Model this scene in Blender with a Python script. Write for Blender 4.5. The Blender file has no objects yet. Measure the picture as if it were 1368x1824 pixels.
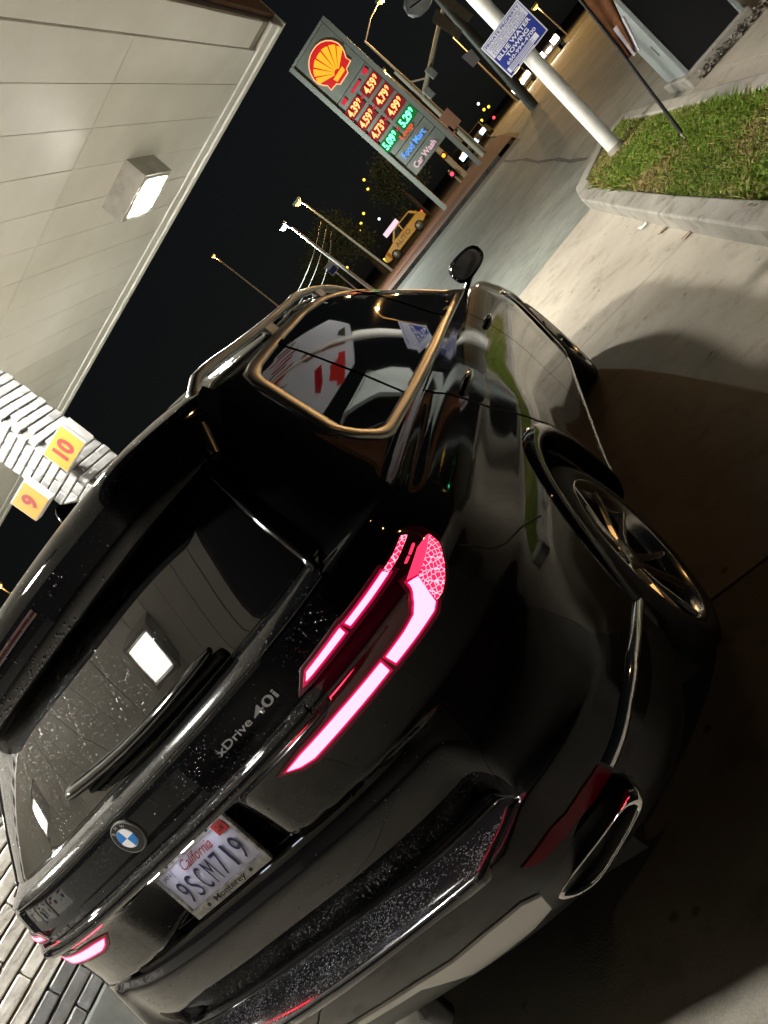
import bpy, bmesh, math, random
import numpy as np
from mathutils import Vector, Matrix
from mathutils.bvhtree import BVHTree
from mathutils.geometry import delaunay_2d_cdt

random.seed(7)
rng = np.random.default_rng(11)
scene = bpy.context.scene
COL = scene.collection
V = Vector
R = math.radians

# ------------------------------------------------------------------ camera, sky, exposure
CAM = V((1.4971, -2.1148, 1.4843))
CAM_R = V((0.62134, 0.13066, -0.77258)); CAM_U = V((0.66455, 0.43442, 0.60801)); CAM_F = V((-0.41496, 0.89124, -0.18300))
def set_camera(yaw, pit, rol):
    f = V((-math.sin(yaw)*math.cos(pit), math.cos(yaw)*math.cos(pit), math.sin(pit)))
    r = V((math.cos(yaw), math.sin(yaw), 0)); u = r.cross(f)
    c, s = math.cos(rol), math.sin(rol)
    return c*r+s*u, -s*r+c*u, f
CAM_R, CAM_U, CAM_F = set_camera(R(24.96654), R(-10.54471), R(-51.81802))
cam = bpy.data.cameras.new('camera'); cam_o = bpy.data.objects.new('camera', cam); COL.objects.link(cam_o)
cam.sensor_fit = 'VERTICAL'; cam.sensor_height = 36.0; cam.lens = 1306.98/1824*36.0
cam.clip_start = 0.05; cam.clip_end = 2000
M = Matrix((CAM_R, CAM_U, -CAM_F)).transposed().to_4x4(); M.translation = CAM
cam_o.matrix_world = M
scene.camera = cam_o

world = bpy.data.worlds.new('World'); scene.world = world; world.use_nodes = True
nt = world.node_tree; bg = nt.nodes['Background']
sky = nt.nodes.new('ShaderNodeTexSky'); sky.sky_type = 'NISHITA'; sky.sun_disc = False
sky.sun_elevation = R(9); sky.sun_rotation = R(200); sky.air_density = 1.0; sky.dust_density = 2.0
hs = nt.nodes.new('ShaderNodeHueSaturation'); hs.inputs['Saturation'].default_value = .4
nt.links.new(sky.outputs['Color'], hs.inputs['Color']); nt.links.new(hs.outputs['Color'], bg.inputs['Color']); bg.inputs['Strength'].default_value = 0.0015

scene.view_settings.view_transform = 'Standard'; scene.view_settings.look = 'None'
scene.view_settings.exposure = 0.3; scene.view_settings.gamma = 1.0
scene.render.engine = 'CYCLES'
scene.cycles.use_denoising = True
scene.cycles.max_bounces = 8; scene.cycles.glossy_bounces = 5; scene.cycles.diffuse_bounces = 4
scene.cycles.sample_clamp_indirect = 6.0
scene.cycles.caustics_reflective = False; scene.cycles.caustics_refractive = False

CANOPY_LAMP = 950.0      # radiance of a canopy luminaire's lens

# ------------------------------------------------------------------ materials
MATS = {}
def new_mat(name):
    m = bpy.data.materials.new(name); m.use_nodes = True; MATS[name] = m
    return m, m.node_tree, m.node_tree.nodes['Principled BSDF']
def noise(nt, scale, detail=4, rough=.55, vec=None, dim='3D'):
    n = nt.nodes.new('ShaderNodeTexNoise'); n.inputs['Scale'].default_value = scale
    n.inputs['Detail'].default_value = detail; n.inputs['Roughness'].default_value = rough
    if vec is not None: nt.links.new(vec, n.inputs['Vector'])
    return n
def coords(nt, kind='Object'):
    t = nt.nodes.new('ShaderNodeTexCoord'); return t.outputs[kind]
def ramp(nt, src, stops):
    r = nt.nodes.new('ShaderNodeValToRGB'); e = r.color_ramp.elements
    while len(e) < len(stops): e.new(.5)
    for el, (p, c) in zip(e, stops):
        el.position = p; el.color = (*c, 1) if len(c) == 3 else c
    nt.links.new(src, r.inputs['Fac']); return r.outputs['Color']
def bump(nt, b, src, strength, dist=.01, prev=None):
    n = nt.nodes.new('ShaderNodeBump'); n.inputs['Strength'].default_value = strength; n.inputs['Distance'].default_value = dist
    nt.links.new(src, n.inputs['Height'])
    if prev is not None: nt.links.new(prev, n.inputs['Normal'])
    nt.links.new(n.outputs['Normal'], b.inputs['Normal']); return n.outputs['Normal']
def mixc(nt, fac, a, b):
    n = nt.nodes.new('ShaderNodeMix'); n.data_type = 'RGBA'
    if isinstance(fac, float): n.inputs['Factor'].default_value = fac
    else: nt.links.new(fac, n.inputs['Factor'])
    for key, c in (('A', a), ('B', b)):
        s = [i for i in n.inputs if i.name == key and i.type == 'RGBA'][0]
        if isinstance(c, tuple): s.default_value = (*c, 1)
        else: nt.links.new(c, s)
    return [o for o in n.outputs if o.type == 'RGBA'][0]
def math_n(nt, op, a, b=0.0):
    n = nt.nodes.new('ShaderNodeMath'); n.operation = op
    for i, c in enumerate((a, b)):
        if isinstance(c, (int, float)): n.inputs[i].default_value = c
        else: nt.links.new(c, n.inputs[i])
    return n.outputs[0]
def plain(name, col, rough=.5, metal=0.0, spec=.5, coat=0.0, var=0.0, vscale=8.0, bmp=0.0, bscale=60.0):
    m, nt, b = new_mat(name)
    b.inputs['Base Color'].default_value = (*col, 1); b.inputs['Roughness'].default_value = rough
    b.inputs['Metallic'].default_value = metal; b.inputs['Specular IOR Level'].default_value = spec
    b.inputs['Coat Weight'].default_value = coat; b.inputs['Coat Roughness'].default_value = .03
    if var:
        n = noise(nt, vscale, 5, .6, coords(nt))
        lo = tuple(c*(1-var) for c in col); hi = tuple(min(1, c*(1+var)) for c in col)
        nt.links.new(ramp(nt, n.outputs['Fac'], [(.3, lo), (.7, hi)]), b.inputs['Base Color'])
    if bmp:
        n = noise(nt, bscale, 5, .6, coords(nt)); bump(nt, b, n.outputs['Fac'], bmp, .01)
    return m
def glow(name, col, strength):
    m, nt, b = new_mat(name)
    b.inputs['Base Color'].default_value = (0.02, 0.02, 0.02, 1)
    b.inputs['Emission Color'].default_value = (*col, 1); b.inputs['Emission Strength'].default_value = strength
    return m

def concrete(name, base, dark, spotty=.5):
    m, nt, b = new_mat(name); c = coords(nt, 'Object')
    n1 = noise(nt, .55, 6, .62, c); n2 = noise(nt, 5.0, 6, .65, c); n3 = noise(nt, 160, 3, .6, c)
    col = ramp(nt, n1.outputs['Fac'], [(.3, dark), (.62, base)])
    blot = ramp(nt, n2.outputs['Fac'], [(.30, (.45, .42, .38)), (.48, (1, 1, 1))])
    mm = nt.nodes.new('ShaderNodeMix'); mm.data_type = 'RGBA'; mm.blend_type = 'MULTIPLY'
    mm.inputs['Factor'].default_value = spotty
    A = [i for i in mm.inputs if i.type == 'RGBA']; nt.links.new(col, A[0]); nt.links.new(blot, A[1])
    out = [o for o in mm.outputs if o.type == 'RGBA'][0]
    # dark spots of oil and gum
    vo = nt.nodes.new('ShaderNodeTexVoronoi'); vo.inputs['Scale'].default_value = 5.5; nt.links.new(c, vo.inputs['Vector'])
    nw = noise(nt, 30, 3, .6, c)
    d = math_n(nt, 'ADD', vo.outputs['Distance'], math_n(nt, 'MULTIPLY', nw.outputs['Fac'], .12))
    spots = ramp(nt, d, [(.10, (.16, .13, .11)), (.17, (1, 1, 1))])
    m2 = nt.nodes.new('ShaderNodeMix'); m2.data_type = 'RGBA'; m2.blend_type = 'MULTIPLY'; m2.inputs['Factor'].default_value = .75
    A2 = [i for i in m2.inputs if i.type == 'RGBA']; nt.links.new(out, A2[0]); nt.links.new(spots, A2[1])
    grain = ramp(nt, n3.outputs['Fac'], [(.3, (.72, .72, .72)), (.7, (1, 1, 1))])
    m3 = nt.nodes.new('ShaderNodeMix'); m3.data_type = 'RGBA'; m3.blend_type = 'MULTIPLY'; m3.inputs['Factor'].default_value = .8
    A3 = [i for i in m3.inputs if i.type == 'RGBA']
    nt.links.new([o for o in m2.outputs if o.type == 'RGBA'][0], A3[0]); nt.links.new(grain, A3[1])
    nt.links.new([o for o in m3.outputs if o.type == 'RGBA'][0], b.inputs['Base Color'])
    b.inputs['Roughness'].default_value = .8; b.inputs['Specular IOR Level'].default_value = .3
    nb = bump(nt, b, n3.outputs['Fac'], .35, .004); bump(nt, b, n2.outputs['Fac'], .25, .01, nb)
    return m
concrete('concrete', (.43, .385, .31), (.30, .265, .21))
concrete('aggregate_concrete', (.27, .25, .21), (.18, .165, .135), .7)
concrete('kerb_concrete', (.38, .355, .30), (.17, .16, .14), .95)
def asphalt():
    m, nt, b = new_mat('asphalt'); c = coords(nt)
    n1 = noise(nt, .35, 6, .65, c); n2 = noise(nt, 70, 4, .7, c); n3 = noise(nt, 2.2, 6, .7, c)
    col = ramp(nt, n1.outputs['Fac'], [(.30, (.13, .14, .12)), (.66, (.27, .285, .25))])
    g2 = ramp(nt, n2.outputs['Fac'], [(.3, (.55, .55, .55)), (.7, (1, 1, 1))])
    g3 = ramp(nt, n3.outputs['Fac'], [(.36, (.6, .6, .6)), (.52, (1, 1, 1))])
    for g in (g2, g3):
        mm = nt.nodes.new('ShaderNodeMix'); mm.data_type = 'RGBA'; mm.blend_type = 'MULTIPLY'; mm.inputs['Factor'].default_value = .7
        A = [i for i in mm.inputs if i.type == 'RGBA']; nt.links.new(col, A[0]); nt.links.new(g, A[1])
        col = [o for o in mm.outputs if o.type == 'RGBA'][0]
    nt.links.new(col, b.inputs['Base Color']); b.inputs['Roughness'].default_value = .72; b.inputs['Specular IOR Level'].default_value = .35
    bump(nt, b, n2.outputs['Fac'], .5, .006)
asphalt()
plain('dark_asphalt', (.045, .044, .042), .8, var=.4, vscale=1.5, bmp=.4, bscale=90)
plain('brick_paving', (.075, .026, .017), .8, var=.4, vscale=6, bmp=.4, bscale=40)
plain('soil', (.085, .062, .036), .95, var=.5, vscale=20, bmp=.8, bscale=50)
plain('verge', (.02, .02, .014), .95, var=.5, vscale=.6)

# canopy soffit: painted metal with faint dirt and rust spots
def soffit():
    m, nt, b = new_mat('soffit_paint'); c = coords(nt)
    n1 = noise(nt, 1.1, 5, .6, c); n2 = noise(nt, 22, 5, .7, c)
    col = ramp(nt, n1.outputs['Fac'], [(.3, (.78, .765, .71)), (.7, (.88, .87, .82))])
    sp = ramp(nt, n2.outputs['Fac'], [(.235, (.10, .07, .045)), (.275, (1, 1, 1))])
    mm = nt.nodes.new('ShaderNodeMix'); mm.data_type = 'RGBA'; mm.blend_type = 'MULTIPLY'; mm.inputs['Factor'].default_value = .8
    A = [i for i in mm.inputs if i.type == 'RGBA']; nt.links.new(col, A[0]); nt.links.new(sp, A[1])
    nt.links.new([o for o in mm.outputs if o.type == 'RGBA'][0], b.inputs['Base Color'])
    b.inputs['Roughness'].default_value = .55; b.inputs['Specular IOR Level'].default_value = .3
soffit()
plain('soffit_gap', (.34, .31, .26), .9)
plain('fascia_brown', (.16, .085, .05), .7, var=.3, vscale=3)
plain('lamp_housing', (.42, .40, .36), .45, var=.2, vscale=6)
def white_brick(name, col):
    m, nt, b = new_mat(name); c = coords(nt, 'Object')
    oi = nt.nodes.new('ShaderNodeObjectInfo')
    ad = nt.nodes.new('ShaderNodeVectorMath'); ad.operation = 'ADD'; nt.links.new(c, ad.inputs[0])
    sc = nt.nodes.new('ShaderNodeVectorMath'); sc.operation = 'SCALE'; nt.links.new(oi.outputs['Location'], sc.inputs[0]); sc.inputs['Scale'].default_value = 3.7
    nt.links.new(sc.outputs[0], ad.inputs[1])
    n1 = noise(nt, 14, 5, .65, ad.outputs[0]); n2 = noise(nt, 55, 5, .7, ad.outputs[0])
    lo = tuple(x*.62 for x in col)
    nt.links.new(ramp(nt, n1.outputs['Fac'], [(.28, lo), (.55, col)]), b.inputs['Base Color'])
    b.inputs['Roughness'].default_value = .32; b.inputs['Specular IOR Level'].default_value = .5
    nb = bump(nt, b, n1.outputs['Fac'], .55, .012); bump(nt, b, n2.outputs['Fac'], .45, .004, nb)
white_brick('white_brick', (.23, .23, .225)); white_brick('lightened_cream_brick', (.70, .68, .63)); white_brick('grey_brick', (.21, .22, .23))  # near brick lightened, far brick darkened, to even out the lamps' light
plain('mortar', (.17, .165, .155), .9, bmp=.4)
plain('plinth_grey', (.17, .185, .185), .5, var=.25, vscale=5)
plain('yellow_board', (.30, .125, .0015), .45); plain('white_board', (.36, .355, .34), .4); plain('red_ink', (.13, .003, .003), .5)
plain('white_pole', (.70, .69, .64), .4, var=.12, vscale=7); plain('blue_ink', (.012, .03, .25), .5)
plain('sign_white', (.72, .73, .80), .4); plain('grey_metal', (.16, .16, .15), .45, metal=.3, var=.25); plain('green_pole', (.10, .10, .08), .5, var=.3)
plain('black_matte', (.008, .008, .008), .75); plain('black_rubber', (.014, .014, .014), .7, bmp=.25, bscale=120)
plain('tan_metal', (.30, .26, .20), .6, var=.2); plain('brown_sign', (.22, .09, .05), .6)
plain('cabinet_grey', (.23, .255, .25), .45, var=.2, vscale=2); plain('cabinet_dark', (.006, .007, .008), .35)
plain('flag_cloth', (.13, .045, .012), .85, var=.5, vscale=9); plain('flag_white', (.62, .60, .66), .85, var=.2, vscale=9)
plain('litter_paper', (.8, .8, .78), .7); plain('dry_leaf', (.23, .10, .03), .8); plain('rubble', (.20, .175, .145), .95, var=.5, vscale=20, bmp=.7)
plain('bark', (.05, .035, .022), .9); plain('leaf_dark', (.035, .05, .02), .8, var=.4)
plain('taxi_yellow', (.50, .28, .006), .4); plain('taxi_ink', (.20, .10, .006), .5); plain('car_dark', (.012, .012, .014), .25, coat=.6); plain('car_grey', (.10, .10, .10), .3, coat=.6)
plain('window_black', (.004, .004, .005), .08); plain('wheel_grey', (.16, .15, .14), .4, metal=.6)

# car materials
def paint():
    m, nt, b = new_mat('black_paint'); c = coords(nt)
    b.inputs['Base Color'].default_value = (.005, .0047, .005, 1); b.inputs['Roughness'].default_value = .12
    b.inputs['Specular IOR Level'].default_value = .30
    b.inputs['Coat Weight'].default_value = .12; b.inputs['Coat Roughness'].default_value = .012
    # thin dust that turns parts of the clear coat slightly dull
    n = noise(nt, 9, 6, .7, c)
    nt.links.new(ramp(nt, n.outputs['Fac'], [(.40, (.03, .03, .03)), (.75, (.10, .10, .10))]), b.inputs['Roughness'])
paint()
def wet(name, col, rough, cells, cover, strength, scale2=0.0, top=False, coat=.6, spec=.5):
    """gloss surface carrying water beads: voronoi cells, only some of them filled"""
    m, nt, b = new_mat(name); c = coords(nt)
    b.inputs['Base Color'].default_value = (*col, 1); b.inputs['Roughness'].default_value = rough
    b.inputs['Coat Weight'].default_value = coat; b.inputs['Coat Roughness'].default_value = .01; b.inputs['Specular IOR Level'].default_value = spec
    vo = nt.nodes.new('ShaderNodeTexVoronoi'); vo.inputs['Scale'].default_value = cells; vo.inputs['Randomness'].default_value = 1
    nt.links.new(c, vo.inputs['Vector'])
    drop = math_n(nt, 'MAXIMUM', math_n(nt, 'SUBTRACT', .32, vo.outputs['Distance']), 0.0)
    sep = nt.nodes.new('ShaderNodeSeparateColor'); nt.links.new(vo.outputs['Color'], sep.inputs['Color'])
    big = noise(nt, 3.2, 4, .6, c)
    area = math_n(nt, 'MULTIPLY', math_n(nt, 'LESS_THAN', sep.outputs[0], cover), math_n(nt, 'GREATER_THAN', big.outputs['Fac'], .44))
    h = math_n(nt, 'MULTIPLY', drop, area)
    if top:
        sx = nt.nodes.new('ShaderNodeSeparateXYZ'); nt.links.new(c, sx.inputs[0])
        mask = math_n(nt, 'MULTIPLY', math_n(nt, 'SUBTRACT', .38, sx.outputs[0]), 2.2)
        mk = nt.nodes.new('ShaderNodeClamp'); nt.links.new(mask, mk.inputs[0]); h = math_n(nt, 'MULTIPLY', h, mk.outputs[0])
    bump(nt, b, h, strength, .006)
    return m
wet('rear_glass', (.004, .004, .0042), .004, 190, .35, 1.0, top=True)
wet('wet_sill', (.006, .006, .0065), .14, 240, .85, 1.0)
wet('wet_black', (.004, .004, .0045), .03, 210, .25, .9, coat=.1, spec=.32)
plain('side_glass', (.003, .003, .0035), .0, spec=.6, coat=.6)
plain('satin_metal', (.36, .35, .33), .33, metal=1.0); plain('chrome', (.80, .80, .78), .06, metal=1.0)
plain('dark_chrome', (.32, .31, .30), .12, metal=1.0); plain('silver_trim', (.80, .80, .77), .36, metal=.1, coat=.3)
plain('gloss_black', (.003, .003, .0035), .04, coat=.6); plain('plastic_black', (.006, .006, .006), .38)
plain('rim_grey', (.55, .52, .48), .20, metal=1.0); plain('rim_dark', (.03, .03, .03), .25, metal=.6)
m_ = plain('red_lens', (.012, .0008, .002), .05, coat=.4); b_ = m_.node_tree.nodes['Principled BSDF']; b_.inputs['Emission Color'].default_value = (1, .004, .10, 1); b_.inputs['Emission Strength'].default_value = .004
plain('reflector_red', (.16, .002, .010), .15, spec=.2)
glow('tail_glow', (1.0, .018, .050), 36.0)
glow('tail_halo', (1.0, .004, .10), .42); glow('tail_outer_halo', (1.0, .0, .09), .030); glow('tail_dim', (1.0, .03, .10), 1.4); glow('tail_faint', (1.0, .02, .07), .05)  # first two glows colour the halo painted round the light bars
def lattice():
    m, nt, b = new_mat('tail_lattice'); c = coords(nt)
    mp = nt.nodes.new('ShaderNodeMapping'); mp.inputs['Rotation'].default_value = (R(35), 0, R(20)); nt.links.new(c, mp.inputs[0])
    vo = nt.nodes.new('ShaderNodeTexVoronoi'); vo.feature = 'DISTANCE_TO_EDGE'; vo.inputs['Scale'].default_value = 95; vo.inputs['Randomness'].default_value = .35
    nt.links.new(mp.outputs[0], vo.inputs['Vector'])
    e = ramp(nt, vo.outputs['Distance'], [(.02, (1, .42, .55)), (.10, (.75, .012, .07))])
    b.inputs['Base Color'].default_value = (.1, .002, .01, 1); nt.links.new(e, b.inputs['Emission Color']); b.inputs['Emission Strength'].default_value = 1.5
    b.inputs['Roughness'].default_value = .1
lattice()
plain('plate_white', (.74, .74, .84), .35); plain('plate_blue', (.012, .012, .07), .4); plain('plate_red', (.45, .012, .02), .4); plain('ink_black', (.01, .01, .01), .5)
plain('sticker_red', (.62, .03, .025), .4); plain('plate_frame', (.45, .44, .42), .28, metal=.7, var=.5, vscale=60, bmp=.5, bscale=220)
plain('badge_silver', (.60, .60, .60), .30, metal=.7); plain('roundel_blue', (.01, .17, .52), .2, coat=.8); plain('roundel_white', (.80, .80, .82), .2, coat=.8)
glow('canopy_lens', (1.0, .97, .90), CANOPY_LAMP)
glow('price_red', (1.0, .16, .05), 5.0); glow('price_green', (.10, 1.0, .34), 4.0); glow('halo_red', (.9, .0, .02), .16); glow('halo_green', (.0, .8, .1), .14); glow('price_core', (1.0, .80, .45), 1.3)  # dim red and green glows paint a halo behind the price digits
glow('header_red', (1.0, .01, .05), .55); glow('pecten_red', (.85, .006, .01), .62); glow('pecten_yellow', (1.0, .36, .01), 1.25); glow('pecten_edge', (1.0, .55, .25), 1.0)
glow('loop_orange', (1.0, .12, .01), .75); glow('mart_blue', (.10, .35, 1.0), 1.0); glow('wash_white', (.85, .55, .62), .8)
glow('sodium', (1.0, .50, .10), 2.0); glow('cool_led', (.75, .92, 1.0), 4.0); glow('headlamp', (1.0, .83, .62), 26.0); glow('blue_headlamp', (.45, .70, 1.0), 9.0)
glow('signal_red', (1.0, .03, .05), 4.0); glow('signal_orange', (1.0, .16, .01), 5.0); glow('signal_green', (.05, 1.0, .55), 6.0); glow('town_amber', (1.0, .62, .06), 2.2); glow('town_white', (.8, .9, 1.0), 2.0)
glow('plate_lamp', (.85, .86, 1.0), 55.0); glow('store_window', (1.0, .93, .80), .7); glow('roof_sign', (1.0, .72, .85), .8)
plain('sign_face', (.25, .25, .22), .5, var=.15, vscale=2); plain('sign_frame', (.30, .30, .27), .5)

# ------------------------------------------------------------------ mesh helpers
def link(name, me, mat=None, parent=None):
    o = bpy.data.objects.new(name, me); COL.objects.link(o)
    if mat is not None and me is not None and len(me.materials) == 0: me.materials.append(MATS[mat] if isinstance(mat, str) else mat)
    if parent is not None: o.parent = parent
    return o
def empty(name, loc=(0, 0, 0), rz=0.0):
    o = bpy.data.objects.new(name, None); COL.objects.link(o); o.location = loc; o.rotation_euler = (0, 0, rz); o.empty_display_size = .1
    return o
def tag(o, label=None, cat=None, group=None, kind=None):
    if label: o['label'] = label
    if cat: o['category'] = cat
    if group: o['group'] = group
    if kind: o['kind'] = kind
    return o
class MB:
    def __init__(s): s.v = []; s.f = []; s.sm = []
    def add(s, vs, fs, smooth=False):
        n = len(s.v); s.v += [tuple(v) for v in vs]; s.f += [tuple(i+n for i in f) for f in fs]; s.sm += [smooth]*len(fs); return s
    def box(s, c, d, rz=0.0):
        x, y, z = (q/2 for q in d); ca, sa = math.cos(rz), math.sin(rz); vs = []
        for sx, sy, sz in ((-1,-1,-1),(1,-1,-1),(1,1,-1),(-1,1,-1),(-1,-1,1),(1,-1,1),(1,1,1),(-1,1,1)):
            a, b = sx*x, sy*y; vs.append((c[0]+a*ca-b*sa, c[1]+a*sa+b*ca, c[2]+sz*z))
        return s.add(vs, [(3,2,1,0),(4,5,6,7),(0,1,5,4),(1,2,6,5),(2,3,7,6),(3,0,4,7)])
    def tube(s, pts, rad, n=10, cap=True, smooth=True, flat=None):
        pts = [V(p) for p in pts]; rs = rad if isinstance(rad, (list, tuple)) else [rad]*len(pts); rings = []
        for i, p in enumerate(pts):
            t = (pts[min(i+1, len(pts)-1)]-pts[max(i-1, 0)]).normalized()
            up = V((0, 0, 1)) if abs(t.z) < .95 else V((1, 0, 0))
            a = t.cross(up).normalized(); b = a.cross(t).normalized()
            fa, fb = flat if flat else (1, 1)
            rings.append([p+a*math.cos(k*2*math.pi/n)*rs[i]*fa+b*math.sin(k*2*math.pi/n)*rs[i]*fb for k in range(n)])
        vs = [q for r in rings for q in r]; fs = []
        for i in range(len(rings)-1):
            for k in range(n): fs.append((i*n+k, i*n+(k+1) % n, (i+1)*n+(k+1) % n, (i+1)*n+k))
        s.add(vs, fs, smooth)
        if cap: s.add(rings[0][::-1], [tuple(range(n))]); s.add(rings[-1], [tuple(range(n))])
        return s
    def lathe(s, prof, n=48, axis='x', c=(0, 0, 0), smooth=True):
        vs = []; fs = []; m = len(prof)
        for k in range(n):
            a = 2*math.pi*k/n
            for (ax, r) in prof:
                p = (ax, r*math.cos(a), r*math.sin(a)) if axis == 'x' else ((r*math.cos(a), r*math.sin(a), ax) if axis == 'z' else (r*math.sin(a), ax, r*math.cos(a)))
                vs.append((c[0]+p[0], c[1]+p[1], c[2]+p[2]))
        for k in range(n):
            for i in range(m-1):
                fs.append((k*m+i, k*m+i+1, ((k+1) % n)*m+i+1, ((k+1) % n)*m+i))
        return s.add(vs, fs, smooth)
    def prism(s, poly, o, ex, ey, ez, d, smooth=False):
        """poly (a,b) in plane o+a*ex+b*ey, extruded d along ez"""
        o, ex, ey, ez = V(o), V(ex), V(ey), V(ez); n = len(poly)
        lo = [o+ex*a+ey*b for a, b in poly]; hi = [p+ez*d for p in lo]
        return s.add(lo+hi, [tuple(range(n))[::-1], tuple(range(n, 2*n))]+[(i, (i+1) % n, n+(i+1) % n, n+i) for i in range(n)], smooth)
    def build(s, name, mat, parent=None, bev=0.0, seg=2, auto=None):
        me = bpy.data.meshes.new(name); me.from_pydata(s.v, [], s.f); me.update()
        me.polygons.foreach_set('use_smooth', s.sm)
        bm = bmesh.new(); bm.from_mesh(me)
        bmesh.ops.recalc_face_normals(bm, faces=bm.faces)
        if bev:
            es = [e for e in bm.edges if len(e.link_faces) == 2 and e.calc_face_angle(0) > R(25)]
            bmesh.ops.bevel(bm, geom=es, offset=bev, segments=seg, affect='EDGES', profile=.5, clamp_overlap=True)
        bm.to_mesh(me); bm.free()
        return link(name, me, mat, parent)
def box(name, c, d, mat, parent=None, rz=0.0, bev=0.0): return MB().box(c, d, rz).build(name, mat, parent, bev)
def text(name, body, mat, parent, o, ex, ey, w=None, h=None, depth=.002, shear=0.0, align='CENTER', bold=0.0):
    """a line of lettering as a mesh: centre o, reading along ex, up along ey, fitted to width w and/or height h"""
    cu = bpy.data.curves.new(name, 'FONT'); cu.body = body; cu.align_x = 'LEFT'; cu.align_y = 'BOTTOM_BASELINE'; cu.size = 1
    cu.shear = shear; cu.extrude = 0.0; cu.offset = bold; cu.resolution_u = 4
    tmp = bpy.data.objects.new(name, cu); COL.objects.link(tmp)
    me = bpy.data.meshes.new_from_object(tmp.evaluated_get(bpy.context.evaluated_depsgraph_get()))
    bpy.data.objects.remove(tmp); bpy.data.curves.remove(cu)
    co = np.empty(len(me.vertices)*3); me.vertices.foreach_get('co', co); co = co.reshape(-1, 3)
    lo, hi = co.min(0), co.max(0)
    sx = (w/(hi[0]-lo[0])) if w else None; sy = (h/(hi[1]-lo[1])) if h else None
    sx = sx or sy; sy = sy or sx
    ex, ey = V(ex).normalized(), V(ey).normalized(); ez = ex.cross(ey); o = V(o)
    a = (co[:, 0]-(lo[0]+hi[0])/2)*sx; b = (co[:, 1]-(lo[1]+hi[1])/2)*sy
    out = np.array(o)[None]+a[:, None]*np.array(ex)+b[:, None]*np.array(ey)+np.array(ez)*depth
    me.vertices.foreach_set('co', out.ravel()); me.update()
    me.materials.clear(); return link(name, me, mat, parent)
def poly_plate(name, poly, mat, parent, o, ex, ey, depth, t=.002):
    ez = V(ex).cross(V(ey)); return MB().prism(poly, V(o)+ez*(depth-t), ex, ey, ez, t).build(name, mat, parent)
def g(y):
    a = 0 if y < 2 else (.05*(y-2)**2/4 if y < 4 else .05*(y-3))
    b = 0 if y < 30 else (-.02*(y-30)**2/8 if y < 34 else -.02*(y-32))
    return a+b
def copy_tree(o, parent=None):
    c = o.copy(); COL.objects.link(c); c.parent = parent
    for ch in list(o.children): copy_tree(ch, c)
    return c

# ------------------------------------------------------------------ ground, forecourt, street
def sheet(name, xs, ys, mat, dz=0.0, parent=None, kind=None, front=None):
    vs = []; fs = []; nx, ny = len(xs), len(ys)
    for j, y in enumerate(ys):
        for x in xs:
            yy = y if (front is None or j < ny-1) else front(x)
            vs.append((x, yy, g(yy)+dz))
    for j in range(ny-1):
        for i in range(nx-1): fs.append((j*nx+i, j*nx+i+1, (j+1)*nx+i+1, (j+1)*nx+i))
    me = bpy.data.meshes.new(name); me.from_pydata(vs, [], fs); me.update(); me.polygons.foreach_set('use_smooth', [True]*len(fs))
    o = link(name, me, mat, parent)
    if kind: o['kind'] = kind
    return o
lin = lambda a, b, n: [a+(b-a)*i/(n-1) for i in range(n)]
sheet('ground', lin(-320, 320, 9), lin(-40, 6, 8)+lin(8, 40, 17)+lin(45, 900, 40), 'verge', -.10, kind='structure')
FRONT = lambda x: 7.17+.24*max(-3, min(3, x-1.2))
forecourt = empty('forecourt'); tag(forecourt, kind='structure')
sheet('subgrade', lin(-14.2, 8.6, 12), lin(-11.2, 7.5, 24), 'black_matte', -.045, forecourt, front=lambda x: FRONT(x)-.01)
XS = [-14, -9.6, -5.2, -.8, 3.6, 8.0]; YS = [-11, -7.3, -3.6, .1, 3.72, None]
for i in range(len(XS)-1):
    for j in range(len(YS)-1):
        x0, x1 = XS[i]+.006, XS[i+1]-.006; y0 = YS[j]+.006
        xs = lin(x0, x1, 5); last = YS[j+1] is None; top = []; n = 9
        rows = []
        for k in range(n):
            rows.append([(x, y0+((FRONT(x) if last else YS[j+1]-.006)-y0)*k/(n-1)) for x in xs])
        dzz = rng.uniform(-.003, .003)
        vs = [(x, y, g(y)+dzz) for r in rows for x, y in r]; m = len(xs)
        fs = [(a*m+b, a*m+b+1, (a+1)*m+b+1, (a+1)*m+b) for a in range(n-1) for b in range(m-1)]
        ring = [b for b in range(m)]+[a*m+m-1 for a in range(1, n)]+[(n-1)*m+b for b in range(m-2, -1, -1)]+[a*m for a in range(n-2, 0, -1)]
        base = len(vs); vs += [(vs[q][0], vs[q][1], vs[q][2]-.06) for q in ring]; L = len(ring)
        fs += [(ring[q], base+q, base+(q+1) % L, ring[(q+1) % L]) for q in range(L)]
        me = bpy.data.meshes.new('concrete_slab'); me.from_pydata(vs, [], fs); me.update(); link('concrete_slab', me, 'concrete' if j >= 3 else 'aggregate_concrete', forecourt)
sheet('street', lin(-40, 40, 21), lin(6.2, 24.4, 20), 'asphalt', -.012, kind='structure')
sheet('gutter', lin(-40, 2.4, 12), lin(24.3, 26.55, 4), 'dark_asphalt', -.016, kind='structure')
sheet('side_street', lin(2.4, 16, 6), lin(24.3, 160, 40), 'asphalt', -.008, kind='structure')
sheet('brick_pavement', lin(-40, 2.35, 12), lin(26.7, 40, 10), 'brick_paving', .12, kind='structure')
sheet('far_road', lin(-60, 2.35, 12), lin(40, 62, 8), 'dark_asphalt', -.02, kind='structure')
kb = empty('far_kerb', (0, 26.6, g(26.6))); tag(kb, 'pale concrete kerb along the far side of the asphalt driveway', 'kerb')
for k in range(12):
    x = -14+1.36*k; MB().box((x, 0, .05), (1.345, .17, .17)).build('kerb_stone', 'kerb_concrete', kb, .015)
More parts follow.
